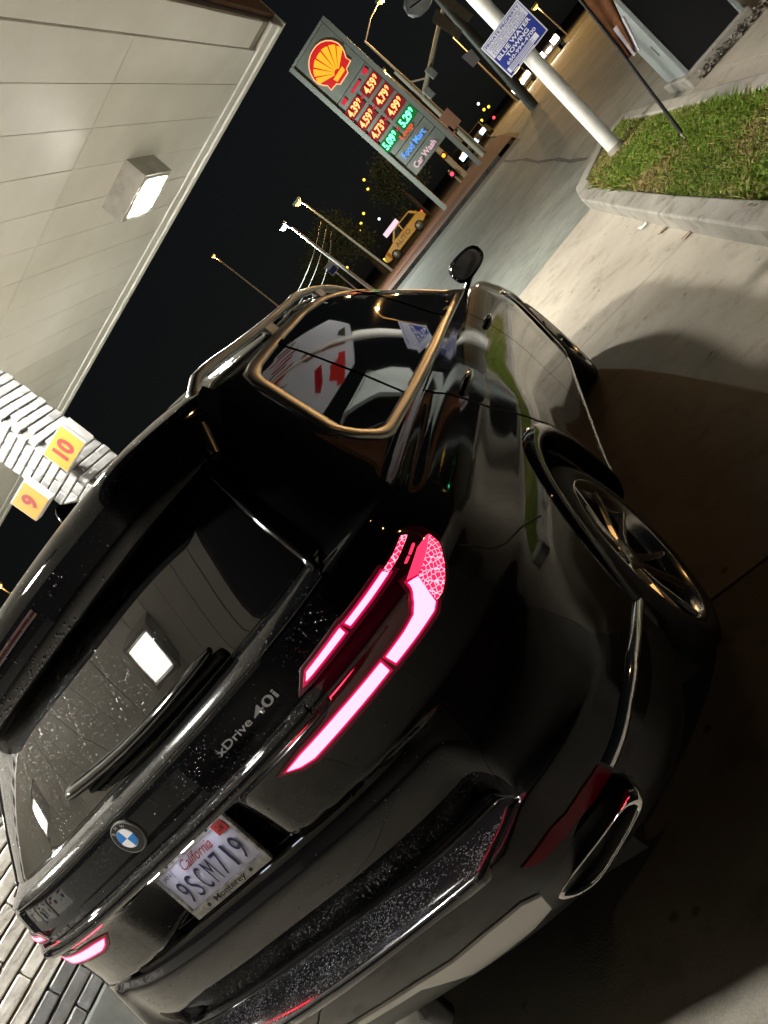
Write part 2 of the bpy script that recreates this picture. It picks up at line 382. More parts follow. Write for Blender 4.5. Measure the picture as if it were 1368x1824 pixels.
# a worn dark crack in the driveway
cm = MB(); px = [(2.33, 10.2), (2.22, 11.5), (2.18, 13.2), (2.0, 15.5), (1.93, 18.5), (1.72, 21.5), (1.6, 24.2)]
for (a, b) in zip(px[:-1], px[1:]):
    cm.add([(a[0]-.02, a[1], g(a[1])-.007), (a[0]+.03, a[1], g(a[1])-.007), (b[0]+.05, b[1], g(b[1])-.007), (b[0]-.04, b[1], g(b[1])-.007)], [(0, 1, 2, 3)])
tag(cm.build('asphalt_crack', 'dark_asphalt'), kind='structure')

# ------------------------------------------------------------------ planter island: kerb, soil, grass
planter = empty('planter_island', (2.4, 5, g(5))); planter_off = V((2.4, 5, g(5)))
tag(planter, 'grass planter island with a pale concrete kerb beside the driveway', 'planter')
OUT = [(2.16, 1.45), (2.12, 2.1), (1.985, 4.2), (1.79, 7.30), (1.86, 8.15), (2.55, 9.35), (2.98, 9.20), (3.10, 7.1), (3.24, 4.6), (3.40, 1.45)]
INN = [(2.34, 1.62), (2.30, 2.1), (2.165, 4.2), (1.975, 7.26), (2.03, 8.03), (2.62, 9.10), (2.84, 9.02), (2.94, 7.1), (3.07, 4.6), (3.22, 1.62)]
KH = .155
n = len(OUT)
for i in range(n):
    j = (i+1) % n; a, b, c, d = V(OUT[i]), V(OUT[j]), V(INN[j]), V(INN[i])
    steps = max(1, round((b-a).length/1.6))
    for s in range(steps):
        e = .004/max((b-a).length, .1); t0, t1 = s/steps+e, (s+1)/steps-e
        q = [a.lerp(b, t0), a.lerp(b, t1), d.lerp(c, t1), d.lerp(c, t0)]
        lo = [V((p.x, p.y, g(p.y)-.08))-planter_off for p in q]; hi = [V((p.x, p.y, g(p.y)+KH+rng.uniform(-.003, .003)))-planter_off for p in q]
        MB().add(lo+hi, [(3, 2, 1, 0), (4, 5, 6, 7), (0, 1, 5, 4), (1, 2, 6, 5), (2, 3, 7, 6), (3, 0, 4, 7)]).build('kerb_stone', 'kerb_concrete', planter, .018, 2)
# soil bed
fill = [V((x, y, 0)) for x, y in INN]
def in_poly(x, y, P):
    r = False; m = len(P)
    for i in range(m):
        x1, y1 = P[i]; x2, y2 = P[(i+1) % m]
        if (y1 > y) != (y2 > y) and x < (x2-x1)*(y-y1)/(y2-y1)+x1: r = not r
    return r
sb = MB(); ny = 46; left = lambda y: np.interp(y, [p[1] for p in INN[:6]], [p[0] for p in INN[:6]]); right = lambda y: np.interp(y, [p[1] for p in INN[:5:-1]], [p[0] for p in INN[:5:-1]])
vs = []; fs = []
for k in range(ny):
    y = 1.62+(9.06-1.62)*k/(ny-1); a, b = float(left(y)), float(right(y))
    for m in range(9): vs.append((a+(b-a)*m/8-2.4, y-5, g(y)+KH-.052+.006*math.sin(3*y+m)+rng.uniform(-.008, .008)-g(5)))
for k in range(ny-1):
    for m in range(8): fs.append((k*9+m, k*9+m+1, (k+1)*9+m+1, (k+1)*9+m))
sb.add(vs, fs, True); sb.build('soil_bed', 'soil', planter)
def grass():
    N = 42000; ys = rng.uniform(1.65, 8.95, N*2); vs = []; fs = []; cols = []; cnt = 0
    for y in ys:
        if cnt >= N: break
        a, b = float(left(y)), float(right(y)); x = a+.01+rng.random()*(b-a-.02)
        bare = math.sin(x*5.1+y*1.7)+math.sin(y*2.9-x*3.3)+(1.6 if y > 7.5 and x < a+.35 else 0)+(.9 if x < a+.14 else 0)
        if rng.random() < .10+.16*max(0, bare-.6): continue
        h = rng.uniform(.022, .058)*(1+.35*math.sin(2.3*x+1.4*y)); w = rng.uniform(.0028, .0055); an = rng.random()*6.283; le = rng.uniform(.3, 1.4)*h; la = rng.random()*6.283
        dx, dy = math.cos(an)*w, math.sin(an)*w; z = g(y)+KH-.04; k = len(vs)
        vs += [(x-dx, y-dy, z), (x+dx, y+dy, z), (x+dx*.7+math.cos(la)*le*.35, y+dy*.7+math.sin(la)*le*.35, z+h*.6), (x+math.cos(la)*le, y+math.sin(la)*le, z+h)]
        fs += [(k, k+1, k+2), (k, k+2, k+3)]; cnt += 1
        dry = rng.random() < .12+.25*max(0, bare); t = rng.uniform(.6, 1.25)
        c = (.30*t, .22*t, .085*t, 1) if dry else (.115*t, .185*t, .012*t, 1)
        cols += [c]*4
    me = bpy.data.meshes.new('grass'); me.from_pydata(vs, [], fs); me.update()
    at = me.color_attributes.new('tint', 'FLOAT_COLOR', 'POINT'); at.data.foreach_set('color', np.array(cols, dtype=np.float32).ravel())
    m, nt, b = new_mat('grass'); a = nt.nodes.new('ShaderNodeAttribute'); a.attribute_name = 'tint'; nt.links.new(a.outputs['Color'], b.inputs['Base Color'])
    b.inputs['Roughness'].default_value = .6; b.inputs['Specular IOR Level'].default_value = .3
    o = link('grass', me, 'grass'); tag(o, 'short patchy green grass growing in the planter island', 'grass', kind='stuff')
grass()

# ------------------------------------------------------------------ filling station canopy
CZ = 4.5; CROT = R(-5.2)      # the canopy stands a few degrees off the car's axis
canopy = empty('station_canopy', (.935, 8.53, 0), CROT)
tag(canopy, 'large flat white filling station canopy with plank soffit', 'canopy')
# local axes: +x to the right edge (x=0), y=0 is the front edge
LEFT, BACK = -15.0, -15.0
box('canopy_core', (LEFT/2, BACK/2, CZ+.30), (-LEFT-.05, -BACK-.05, .5), 'soffit_gap', canopy)
pitch = .455; seams = [-.34, -3.50, -8.2, -12.0, BACK+.3]
x = -.36
while x-pitch > LEFT+.3:
    for a, b in zip(seams[:-1], seams[1:]):
        box('soffit_plank', (x-pitch/2, (a+b)/2, CZ+.024+rng.uniform(-.002, .002)), (pitch-.005, a-b-.007, .045), 'soffit_paint', canopy, 0, .004)
    x -= pitch
# border trim and fascia
box('soffit_trim', (LEFT/2, -.235, CZ+.012), (-LEFT, .20, .06), 'soffit_paint', canopy, 0, .006)
box('soffit_trim', (LEFT/2, -.060, CZ-.006), (-LEFT+.0, .115, .075), 'soffit_paint', canopy, 0, .006)
box('soffit_trim', (-.17, BACK/2-.34, CZ+.016), (.33, -BACK-.70, .055), 'soffit_paint', canopy, 0, .006)
box('fascia_board', (LEFT/2, .03, CZ+.40), (-LEFT+.1, .05, .86), 'soffit_paint', canopy, 0, .006)
box('fascia_board', (.025, BACK/2-.005, CZ+.47), (.05, -BACK, .70), 'fascia_brown', canopy, 0, .006)
CM = canopy_m = Matrix.Translation((.935, 8.53, 0)) @ Matrix.Rotation(CROT, 4, 'Z')
def luminaire(lx, ly, label):
    p = CM @ V((lx, ly, 0)); t = empty('canopy_light', (p.x, p.y, CZ), CROT)
    tag(t, label, 'canopy light', 'box lights under the canopy')
    w, d, h = .62, .66, .255; mb = MB()
    v = [(-w/2, -d/2, .01), (w/2, -d/2, .01), (w/2, d/2, .01), (-w/2, d/2, .01), (-w/2, -d/2, -h), (w/2, -d/2, -h), (w/2, d/2, -h), (-w/2, d/2, -h)]
    k = .80; v += [(a*k, b*k, -h) for a, b in ((-w/2, -d/2), (w/2, -d/2), (w/2, d/2), (-w/2, d/2))]
    mb.add(v, [(0, 1, 5, 4), (1, 2, 6, 5), (2, 3, 7, 6), (3, 0, 4, 7), (0, 1, 2, 3), (4, 5, 9, 8), (5, 6, 10, 9), (6, 7, 11, 10), (7, 4, 8, 11)])
    mb.build('housing', 'lamp_housing', t)
    # flat octagonal lens hung a little below the frame
    a, b, c = .155, .165, .055
    o8 = [(-a+c, -b), (a-c, -b), (a, -b+c), (a, b-c), (a-c, b), (-a+c, b), (-a, b-c), (-a, -b+c)]
    MB().prism(o8, (0, 0, -h-.042), (1, 0, 0), (0, 1, 0), (0, 0, 1), .044).build('lens', 'canopy_lens', t)
    fr = MB()
    for sx, sy, dx, dy in ((0, -1, .50, .03), (0, 1, .50, .03), (-1, 0, .03, .53), (1, 0, .03, .53)):
        fr.box((sx*.25, sy*.265, -h-.0), (dx, dy, .02))
    fr.build('lens_frame', 'lamp_housing', t)
LAMPS = [(-2.02, -2.13, 'square box light under the canopy nearest its front edge'), (-2.02, -6.55, 'square box light on the canopy soffit above the car roof'), (-2.02, -10.50, 'square box light reflected brightest in the rear window'),
         (-6.2, -2.2, 'square box light at the canopy front, second row from the edge'), (-6.2, -6.6, 'square box light mid canopy, second row from the edge'), (-6.2, -10.35, 'square box light reflected small at the left of the rear window')]
for a in LAMPS: luminaire(*a)

# brick pillars
def brick_mesh(L, D, H, seed):
    r = np.random.default_rng(seed); bm = bmesh.new(); bmesh.ops.create_cube(bm, size=1)
    for v in bm.verts: v.co = V((v.co.x*L, v.co.y*D, v.co.z*H))
    bmesh.ops.bevel(bm, geom=bm.edges[:], offset=.008, segments=1, affect='EDGES')
    for v in bm.verts: v.co += V((r.uniform(-.003, .003), r.uniform(-.004, .004), r.uniform(-.002, .002)))
    me = bpy.data.meshes.new('brick'); bm.to_mesh(me); bm.free(); me.materials.append(MATS['white_brick']); return me
def pillar(cx, cy, w, d, label, grey_to, z0):
    """w across (x), d along (y); corner of interest is its +x/-y one"""
    t = empty('brick_pillar', (cx, cy, 0), CROT); tag(t, label, 'pillar', 'brick pillars carrying the canopy')
    box('mortar_core', (0, 0, (CZ+z0)/2), (w-.03, d-.03, CZ-z0), 'mortar', t)
    box('plinth', (0, 0, z0/2), (w+.02, d+.03, z0), 'plinth_grey', t, 0, .02)
    CH = .081; nz = int((CZ-z0)/CH); half = {}
    def br(L, ax, x, y, z, grey):
        key = (round(L, 3), ax, rng.integers(0, 3))
        if key not in half: half[key] = brick_mesh(L-.008, .055, CH-.009, int(rng.integers(1, 9999)))
        o = bpy.data.objects.new('brick', half[key]); COL.objects.link(o); o.parent = t; o.location = (x, y, z); o.rotation_euler = (0, 0, 0 if ax == 'x' else R(90))
        if grey or grey_to: o.material_slots[0].link = 'OBJECT'; o.material_slots[0].material = MATS['grey_brick' if grey else 'lightened_cream_brick']
    for k in range(nz):
        z = z0+CH*(k+.5); gr = z < grey_to; e = .055; odd = k % 2
        wx, dy = w-.04, d-.04
        # -y face (two bricks) and +x face (two bricks), overlapping at the corner by turns
        lx = wx if odd else wx-e; x1 = w/2-.02 if odd else w/2-.02-e; x0 = x1-lx
        s = .36 if odd else .62
        br(lx*s, 'x', x0+lx*s/2, -d/2+.02, z, gr); br(lx*(1-s), 'x', x0+lx*s+lx*(1-s)/2, -d/2+.02, z, gr)
        ly = dy-e if odd else dy; y0 = -d/2+.02+(e if odd else 0)-(0 if odd else .0275)
        s = .6 if odd else .4
        br(ly*s, 'y', w/2-.02, y0+ly*s/2, z, gr); br(ly*(1-s), 'y', w/2-.02, y0+ly*s+ly*(1-s)/2, z, gr)
        br(wx-e, 'x', 0, d/2-.02, z, gr); br(dy-e, 'y', -w/2+.02, 0, z, gr)
    return t
pillar(-2.52, 3.32, .42, .52, 'white painted brick pillar behind the number 10 board', 0, .46)
pillar(-2.78, .0, .42, .95, 'white brick pillar with grey painted lower courses beside the rear bumper', .715, .44)
def number_board(txt, p, w, h, d, rz, label, name='pump_number_board'):
    t = empty(name, p, rz); tag(t, label, 'number board')
    box('board', (0, 0, 0), (w, d, h), 'white_board', t, 0, .006)
    box('yellow_face', (0, -d/2-.0015, 0), (w-.02, .004, h-.02), 'yellow_board', t)
    text('numeral', txt, 'red_ink', t, (0, -d/2-.006, -.002), (1, 0, 0), (0, 0, 1), h=.150, depth=0, bold=.045)
    return t
t10 = number_board('10', (-2.17, 2.99, 2.69), .35, .24, .035, R(-2), 'yellow pump number board with a red 10 on the brick pillar')
b2 = MB().add([(.174, .018, -.119), (.174, .018, .119), (.192, .10, .117), (.185, .10, -.117)], [(0, 1, 2, 3)]); b2.add([(.170, .018, -.119), (.170, .018, .119), (.188, .10, .117), (.181, .10, -.117)], [(3, 2, 1, 0)])
b2.build('return_flange', 'white_board', t10)
number_board('9', (-2.76, 2.97, 2.685), .285, .25, .085, R(-2), 'yellow pump number board with a red 9 left of the pillar')

# ------------------------------------------------------------------ the car: one smooth surface that its panels are laid on
ROWS = np.array([
(.26,-.92,-.92,.62,.70,.30,.89,.86,.50,3.60),
(.35,-1.03,-1.02,.62,.70,.335,.945,.915,.50,3.72),
(.43,-1.10,-1.085,.62,.70,.41,.964,.950,.52,3.80),
(.52,-1.145,-1.105,.62,.70,.50,.971,.955,.54,3.83),
(.61,-1.172,-1.115,.62,.70,.59,.976,.960,.55,3.84),
(.652,-1.18,-1.115,.62,.70,.64,.978,.962,.55,3.84),
(.664,-1.168,-1.113,.62,.70,.66,.979,.962,.55,3.84),
(.668,-1.06,-1.110,.62,.70,.68,.980,.962,.55,3.84),
(.70,-1.048,-1.10,.62,.70,.71,.981,.962,.55,3.83),
(.77,-1.062,-1.085,.62,.70,.76,.983,.962,.55,3.82),
(.84,-1.058,-1.068,.62,.70,.82,.984,.961,.55,3.80),
(.895,-1.040,-1.052,.62,.70,.88,.982,.958,.55,3.77),
(.925,-.990,-1.047,.20,.27,.92,.977,.953,.55,3.72),
(.99,-.985,-1.045,.20,.27,.98,.968,.945,.55,3.68),
(1.055,-.992,-1.048,.20,.27,1.03,.960,.936,.55,3.50),
(1.08,-1.060,-1.060,.20,.27,1.055,.955,.930,.55,3.28),
(1.10,-1.078,-1.078,.20,.27,1.075,.949,.924,.55,3.02),
(1.125,-1.060,-1.060,.20,.27,1.10,.942,.915,.55,2.80),
(1.17,-1.055,-1.055,.20,.27,1.14,.928,.898,.55,2.64),
(1.22,-1.048,-1.048,.20,.27,1.175,.908,.876,.54,2.50),
(1.245,-1.032,-1.032,.20,.27,1.20,.896,.870,.53,2.45),
(1.256,-.998,-.998,.20,.27,1.215,.884,.858,.52,2.42),
(1.268,-.985,-.985,.20,.27,1.235,.872,.845,.52,2.38),
(1.40,-.8755,-.8755,.20,.27,1.37,.818,.792,.50,2.10),
(1.50,-.7865,-.7865,.20,.27,1.485,.770,.742,.48,1.87),
(1.58,-.706,-.706,.20,.27,1.585,.722,.698,.46,1.68),
(1.65,-.645,-.645,.20,.27,1.66,.676,.655,.44,1.48),
(1.71,-.585,-.585,.20,.27,1.712,.625,.60,.42,1.30),
(1.738,-.52,-.52,.20,.27,1.738,.57,.545,.40,1.15),
(1.755,-.35,-.35,.20,.27,1.756,.42,.40,.35,.98),
(1.768,-.10,-.10,.20,.27,1.768,.22,.21,.25,.75),
(1.773,.05,.05,.20,.27,1.773,.002,.002,.1,.6)])
def pchip(x, y, xi):
    h = np.diff(x); d = np.diff(y)/h; m = np.zeros(len(x))
    for k in range(1, len(x)-1):
        if d[k-1]*d[k] > 0:
            w1 = 2*h[k]+h[k-1]; w2 = h[k]+2*h[k-1]; m[k] = (w1+w2)/(w1/d[k-1]+w2/d[k])
    m[0] = d[0]; m[-1] = d[-1]
    i = np.clip(np.searchsorted(x, xi, side='right')-1, 0, len(x)-2); t = (xi-x[i])/h[i]
    return (1+2*t)*(1-t)**2*y[i]+t*(1-t)**2*h[i]*m[i]+t*t*(3-2*t)*y[i+1]+t*t*(t-1)*h[i]*m[i+1]
def sst(a, b, x):
    t = np.clip((x-a)/(b-a), 0, 1); return t*t*(3-2*t)
NA, NS, NF = 56, 96, 30
def body_grid(rs=6):
    n = len(ROWS); v = []
    for k in range(n-1):
        m = rs if abs(ROWS[k+1, 0]-ROWS[k, 0])+abs(ROWS[k+1, 1]-ROWS[k, 1]) > .03 else 4
        v += list(k+np.arange(m)/m)
    v.append(n-1); v = np.array(v)
    zr, yr, yo, xa, xb, zs, W, Wr, D, yf = [pchip(np.arange(n), ROWS[:, j], v)[:, None] for j in range(ROWS.shape[1])]
    def arc(N, nn):
        a = np.linspace(0, np.pi/2, N); r = (np.sin(a)**nn+np.cos(a)**nn)**(-1/nn); return r*np.sin(a), r*np.cos(a), a
    ex, ey, a = [q[None] for q in arc(NA, 3.0)]
    xr = Wr*ex; w = 1-sst(xa, xb, xr); yre = yo+(yr-yo)*w
    yA = yo+D-D*ey+(yre-yo)*(ey > .3); zA = zr+(zs-zr)*sst(R(35), R(88), a)
    fx, fy, b = [q[None][:, ::-1] for q in arc(NF, 2.8)]
    DF = np.minimum(.7, .45*(yf-yo)); Wf = W*.93; ys = yo+D; ye = yf-DF; t = np.linspace(0, 1, NS)[None, 1:-1]
    yS = ys+(ye-ys)*t
    xS = Wr+(W-Wr)*sst(0, 1.3, yS-ys)-(W-Wf)*sst(0, 1, (yS-2.2)/np.maximum(ye-2.2, .3))*(ye > 2.3)
    wf = np.where(ye > 2.3, Wf, W)
    X = np.concatenate([xr, xS, wf*fx], 1); Y = np.concatenate([yA, yS, ye+DF*fy], 1); Z = np.concatenate([zA, zs+0*yS, zs+0*fx*wf], 1)
    for yc in (0.0, 2.975):                    # haunches over the wheels
        X = X+.024*np.exp(-((Y-yc)/.64)**4)*(1-sst(.80, 1.02, Z))*sst(.25, .42, Z)*(X > .5)
    return np.stack([X, Y, Z], -1), v
G, GV = body_grid()
nr, nc = G.shape[:2]
GR = G.reshape(-1, 3); GL = GR*np.array([-1, 1, 1]); ALLV = np.concatenate([GR, GL])
quads = []
for i in range(nr-1):
    for j in range(nc-1): quads.append((i*nc+j, i*nc+j+1, (i+1)*nc+j+1, (i+1)*nc+j))
quads = np.array(quads); quadsL = quads[:, ::-1]+nr*nc; QUADS = np.concatenate([quads, quadsL])
TRI = np.concatenate([QUADS[:, [0, 1, 2]], QUADS[:, [0, 2, 3]]])
fn = np.cross(ALLV[TRI[:, 1]]-ALLV[TRI[:, 0]], ALLV[TRI[:, 2]]-ALLV[TRI[:, 0]])
NRM = np.zeros_like(ALLV)
for k in range(3): np.add.at(NRM, TRI[:, k], fn)
# normals across the middle seam and outward
for i in range(nr):
    for j in (0, nc-1):
        a, b = i*nc+j, nr*nc+i*nc+j; s = NRM[a]+NRM[b]; NRM[a] = s; NRM[b] = s
NRM /= np.maximum(np.linalg.norm(NRM, axis=1), 1e-12)[:, None]
cen = np.array([0, .9, .7])
if (NRM*(ALLV-cen)).sum(1).mean() < 0: NRM = -NRM
BVH = BVHTree.FromPolygons([tuple(v) for v in ALLV], [tuple(int(q) for q in t) for t in TRI])
def cast(o, d):
    loc, n, i, dist = BVH.ray_cast(V(o), V(d), 12)
    if loc is None: return None
    a, b, c = (ALLV[q] for q in TRI[i]); p = np.array(loc)
    v0, v1, v2 = b-a, c-a, p-a; d00, d01, d11, d20, d21 = v0@v0, v0@v1, v1@v1, v2@v0, v2@v1; den = d00*d11-d01*d01
    if abs(den) < 1e-18: nn = NRM[TRI[i][0]]
    else:
        bb = (d11*d20-d01*d21)/den; cc = (d00*d21-d01*d20)/den; nn = NRM[TRI[i][0]]*(1-bb-cc)+NRM[TRI[i][1]]*bb+NRM[TRI[i][2]]*cc
    nn = V(nn).normalized()
    if nn.dot(V(d)) > 0: nn = -nn
    return loc, nn
AX = (.3, -.4)
def pj(mode, a, b, mir=False):
    """point and outward normal of the car's skin: R from behind (x,z), S from the side (y,z), C round the rear corner (degrees,z), T from above (x,y)"""
    s = -1 if mir else 1
    if mode == 'R': h = cast((s*a, -3, b), (0, 1, 0))
    elif mode == 'S': h = cast((s*3, a, b), (-s, 0, 0))
    elif mode == 'T': h = cast((s*a, b, 3), (0, 0, -1))
    else:
        t = R(a); dx, dy = math.sin(t), -math.cos(t); h = cast((s*(AX[0]+dx*2), AX[1]+dy*2, b), (-s*dx, -dy, 0))
    return h
MET = {'R': 1, 'S': 1, 'T': 1, 'C': .0122}
def densify(poly, step):
    out = []
    for (a, b) in zip(poly, poly[1:]+poly[:1]):
        L = math.hypot(b[0]-a[0], b[1]-a[1]); m = max(1, int(math.ceil(L/step)))
        out += [(a[0]+(b[0]-a[0])*k/m, a[1]+(b[1]-a[1])*k/m) for k in range(m)]
    return out
def smooth_poly(poly, it=2):
    for _ in range(it):
        q = []
        for a, b in zip(poly, poly[1:]+poly[:1]):
            q += [(a[0]*.75+b[0]*.25, a[1]*.75+b[1]*.25), (a[0]*.25+b[0]*.75, a[1]*.25+b[1]*.75)]
        poly = q
    return poly
def shell(name, poly, mode, off, mat, parent, step=.02, thick=.006, mir=False, rnd=0, bulge=0.0):
    if rnd: poly = smooth_poly(poly, rnd)
    k = MET[mode]; pl = [(a*k, b) for a, b in poly]; bd = densify(pl, step*.6)
    xs = [p[0] for p in bd]; zs = [p[1] for p in bd]; pts = []
    x = min(xs)+step/2; row = 0
    while x < max(xs):
        z = min(zs)+step/2
        while z < max(zs):
            if in_poly(x, z, bd):
                dm = min((x-q[0])**2+(z-q[1])**2 for q in bd)
                if dm > (step*.35)**2: pts.append((x, z))
            z += step
        x += step
    nb = len(bd); allp = [V(p) for p in bd+pts]
    vo, eo, fo, ov, oe, of = delaunay_2d_cdt(allp, [(i, (i+1) % nb) for i in range(nb)], [], 1, 1e-7)
    co = []; nm = []
    for p in vo:
        h = pj(mode, p.x/k, p.y, mir)
        if h is None: h = (V(co[-1])-V(nm[-1])*off, V(nm[-1])) if co else (V((0, 0, 0)), V((0, -1, 0)))
        b = off
        if bulge:
            dm = min((p.x-q[0])**2+(p.y-q[1])**2 for q in bd)**.5; b += bulge*min(1, dm/.03)**.5 if dm > 1e-6 else 0
        co.append(h[0]+h[1]*b); nm.append(h[1].copy())
    faces = [tuple(f) for f in fo]
    idx = {}
    for newi, orig in enumerate(ov):
        for q in orig:
            if q < nb: idx[q] = newi
    ring = [idx[q] for q in range(nb) if q in idx]; L = len(ring); base = len(co)
    for q, i in enumerate(ring):
        t = (co[ring[(q+1) % L]]-co[ring[q-1]]); o = t.cross(nm[i]).normalized()
        if o.dot(co[i]-sum((co[r] for r in ring), V((0, 0, 0)))/L) < 0: o = -o
        co.append(co[i].copy()); nm.append((nm[i]+o).normalized())
        co.append(co[i]-nm[i]*thick+o*.0015); nm.append(o)
    for q in range(L):
        a, b = base+2*q, base+2*((q+1) % L); faces.append((a, b, b+1, a+1))
    me = bpy.data.meshes.new(name); me.from_pydata([tuple(c) for c in co], [], faces); me.update()
    # consistent outward winding
    flip = [tuple(p.vertices)[::-1] if p.normal.dot(sum((V(nm[v]) for v in p.vertices), V((0, 0, 0)))) < 0 else tuple(p.vertices) for p in me.polygons]
    bpy.data.meshes.remove(me); me = bpy.data.meshes.new(name); me.from_pydata([tuple(c) for c in co], [], flip); me.update()
    me.polygons.foreach_set('use_smooth', [True]*len(me.polygons))
    me.normals_split_custom_set_from_vertices([tuple(q) for q in nm])
    return link(name, me, mat, parent)
def resample(poly, N):
    P = poly+poly[:1]; L = [0]
    for a, b in zip(P[:-1], P[1:]): L.append(L[-1]+math.hypot(a[0]-b[0], a[1]-b[1]))
    return [(float(np.interp(L[-1]*k/N, L, [p[0] for p in P])), float(np.interp(L[-1]*k/N, L, [p[1] for p in P]))) for k in range(N)]
def ring_trim(name, outer, inner, mode, mat, parent, N=220, prof=((0, -.002), (.04, .006), (.3, .0085), (.75, .0065), (.97, .003), (1, -.003)), mir=False):
    o, i = resample(outer, N), resample(inner, N)
    rows = []; last = None
    for k in range(N):
        r = []
        for t, off in prof:
            h = pj(mode, o[k][0]+(i[k][0]-o[k][0])*t, o[k][1]+(i[k][1]-o[k][1])*t, mir) or last
            last = h; r.append(h[0]+h[1]*off)
        rows.append(r)
    m = len(prof); mb = MB(); mb.add([p for r in rows for p in r], [(k*m+q, k*m+q+1, ((k+1) % N)*m+q+1, ((k+1) % N)*m+q) for k in range(N) for q in range(m-1)], True)
    return mb.build(name, mat, parent)
def strip(name, path, mode, prof, mat, parent, mir=False, N=60, taper=0.0):
    """a moulding swept along a path on the skin; prof = (across, off) pairs"""
    d = [0]
    for a, b in zip(path[:-1], path[1:]): d.append(d[-1]+math.hypot((a[0]-b[0])*MET[mode], a[1]-b[1]))
    P = []
    for k in range(N):
        s = d[-1]*k/(N-1); P.append(pj(mode, float(np.interp(s, d, [p[0] for p in path])), float(np.interp(s, d, [p[1] for p in path])), mir))
    P = [p for p in P if p]; rows = []
    for k, (c, n) in enumerate(P):
        t = (P[min(k+1, len(P)-1)][0]-P[max(k-1, 0)][0]).normalized(); a = t.cross(n).normalized()
        if a.z < 0 and abs(a.z) > .3: a = -a
        f = 1-taper*max(0, 1-min(k, len(P)-1-k)/6)
        rows.append([c+a*u*f+n*(w*f if w > 0 else w) for u, w in prof])
    m = len(prof); mb = MB(); mb.add([p for r in rows for p in r], [(k*m+q, k*m+q+1, (k+1)*m+q+1, (k+1)*m+q) for k in range(len(rows)-1) for q in range(m-1)], True)
    mb.add(rows[0], [tuple(range(m))]); mb.add(rows[-1], [tuple(range(m))])
    return mb.build(name, mat, parent)

suv = empty('parked_suv', (0, 0, 0))
tag(suv, 'glossy black sport utility vehicle with glowing red tail lights', 'car')
WHEELS = [(1, 0.0), (1, 2.975), (-1, 0.0), (-1, 2.975)]; WZ = .376; ARCH = .452
def skin(name, r0, r1, mat):
    """part of the skin between two grid rows, wheel openings cut out"""
    keep = []; co = ALLV.copy(); nm = NRM.copy()
    inside = np.zeros(len(co), bool)
    for s, yc in WHEELS:
        rr = np.hypot(co[:, 1]-yc, co[:, 2]-WZ); side = (co[:, 0]*s > .6) & (co[:, 2] < 1.0)
        ins = side & (rr < ARCH); inside |= ins
    for q in QUADS:
        i = (q[0] % (nr*nc))//nc; i2 = (q[2] % (nr*nc))//nc; lo = min(i, i2)
        if lo < r0 or lo >= r1: continue
        if inside[q].all(): continue
        keep.append(q)
    # pull the cut rim onto the circle
    for s, yc in WHEELS:
        use = np.unique(np.array(keep)); use = use[inside[use]]
        for v in use:
            if co[v, 0]*s > .6 and abs(co[v, 1]-yc) < .6:
                dy, dz = co[v, 1]-yc, co[v, 2]-WZ; l = math.hypot(dy, dz) or 1; co[v, 1] = yc+dy/l*ARCH; co[v, 2] = WZ+dz/l*ARCH
    keep = np.array(keep); used = np.unique(keep); rem = -np.ones(len(co), int); rem[used] = np.arange(len(used))
    me = bpy.data.meshes.new(name); me.from_pydata([tuple(v) for v in co[used]], [], [tuple(int(rem[w]) for w in q) for q in keep]); me.update()
    me.polygons.foreach_set('use_smooth', [True]*len(me.polygons)); me.normals_split_custom_set_from_vertices([tuple(q) for q in nm[used]])
    return link(name, me, mat, suv)
row_at = lambda k: int(np.argmin(abs(GV-k)))
skin('lower_cladding', 0, row_at(3), 'plastic_black')
skin('body', row_at(3), nr, 'black_paint')
um = MB(); um.box((0, 1.45, .27), (1.30, 4.6, .10)).build('underbody', 'black_matte', suv)
for sx, yc in WHEELS:                                   # dark wheel wells and arch lips
    w = MB(); n = 28; vs = []
    for k in range(n+1):
        a = math.pi*(-.12+1.24*k/n); y, z = yc+math.cos(a)*(ARCH+.012), WZ+math.sin(a)*(ARCH+.012)
        vs += [(sx*.93, y, z), (sx*.52, y, z)]
    w.add(vs, [(2*k, 2*k+1, 2*k+3, 2*k+2) for k in range(n)]); w.add([vs[2*k+1] for k in range(n+1)], [tuple(range(n+1))])
    w.build('wheel_well', 'black_matte', suv)
    prof = [(.062, .0), (.052, .010), (.020, .016), (.004, .014), (-.002, .006), (-.004, -.05)]; rows = []
    for k in range(64):
        a = math.pi*(-.06+1.12*k/63); r = []
        for dr, off in prof:
            y, z = yc+math.cos(a)*(ARCH+dr), WZ+math.sin(a)*(ARCH+dr); h = pj('S', y, z, sx < 0)
            if h is None: break
            r.append(h[0]+V((sx, 0, 0))*off)
        if len(r) == len(prof): rows.append(r)
    m = len(prof); lm = MB(); lm.add([p for r in rows for p in r], [(k*m+q, k*m+q+1, (k+1)*m+q+1, (k+1)*m+q) for k in range(len(rows)-1) for q in range(m-1)], True)
    lm.build('arch_lip', 'black_paint', suv)

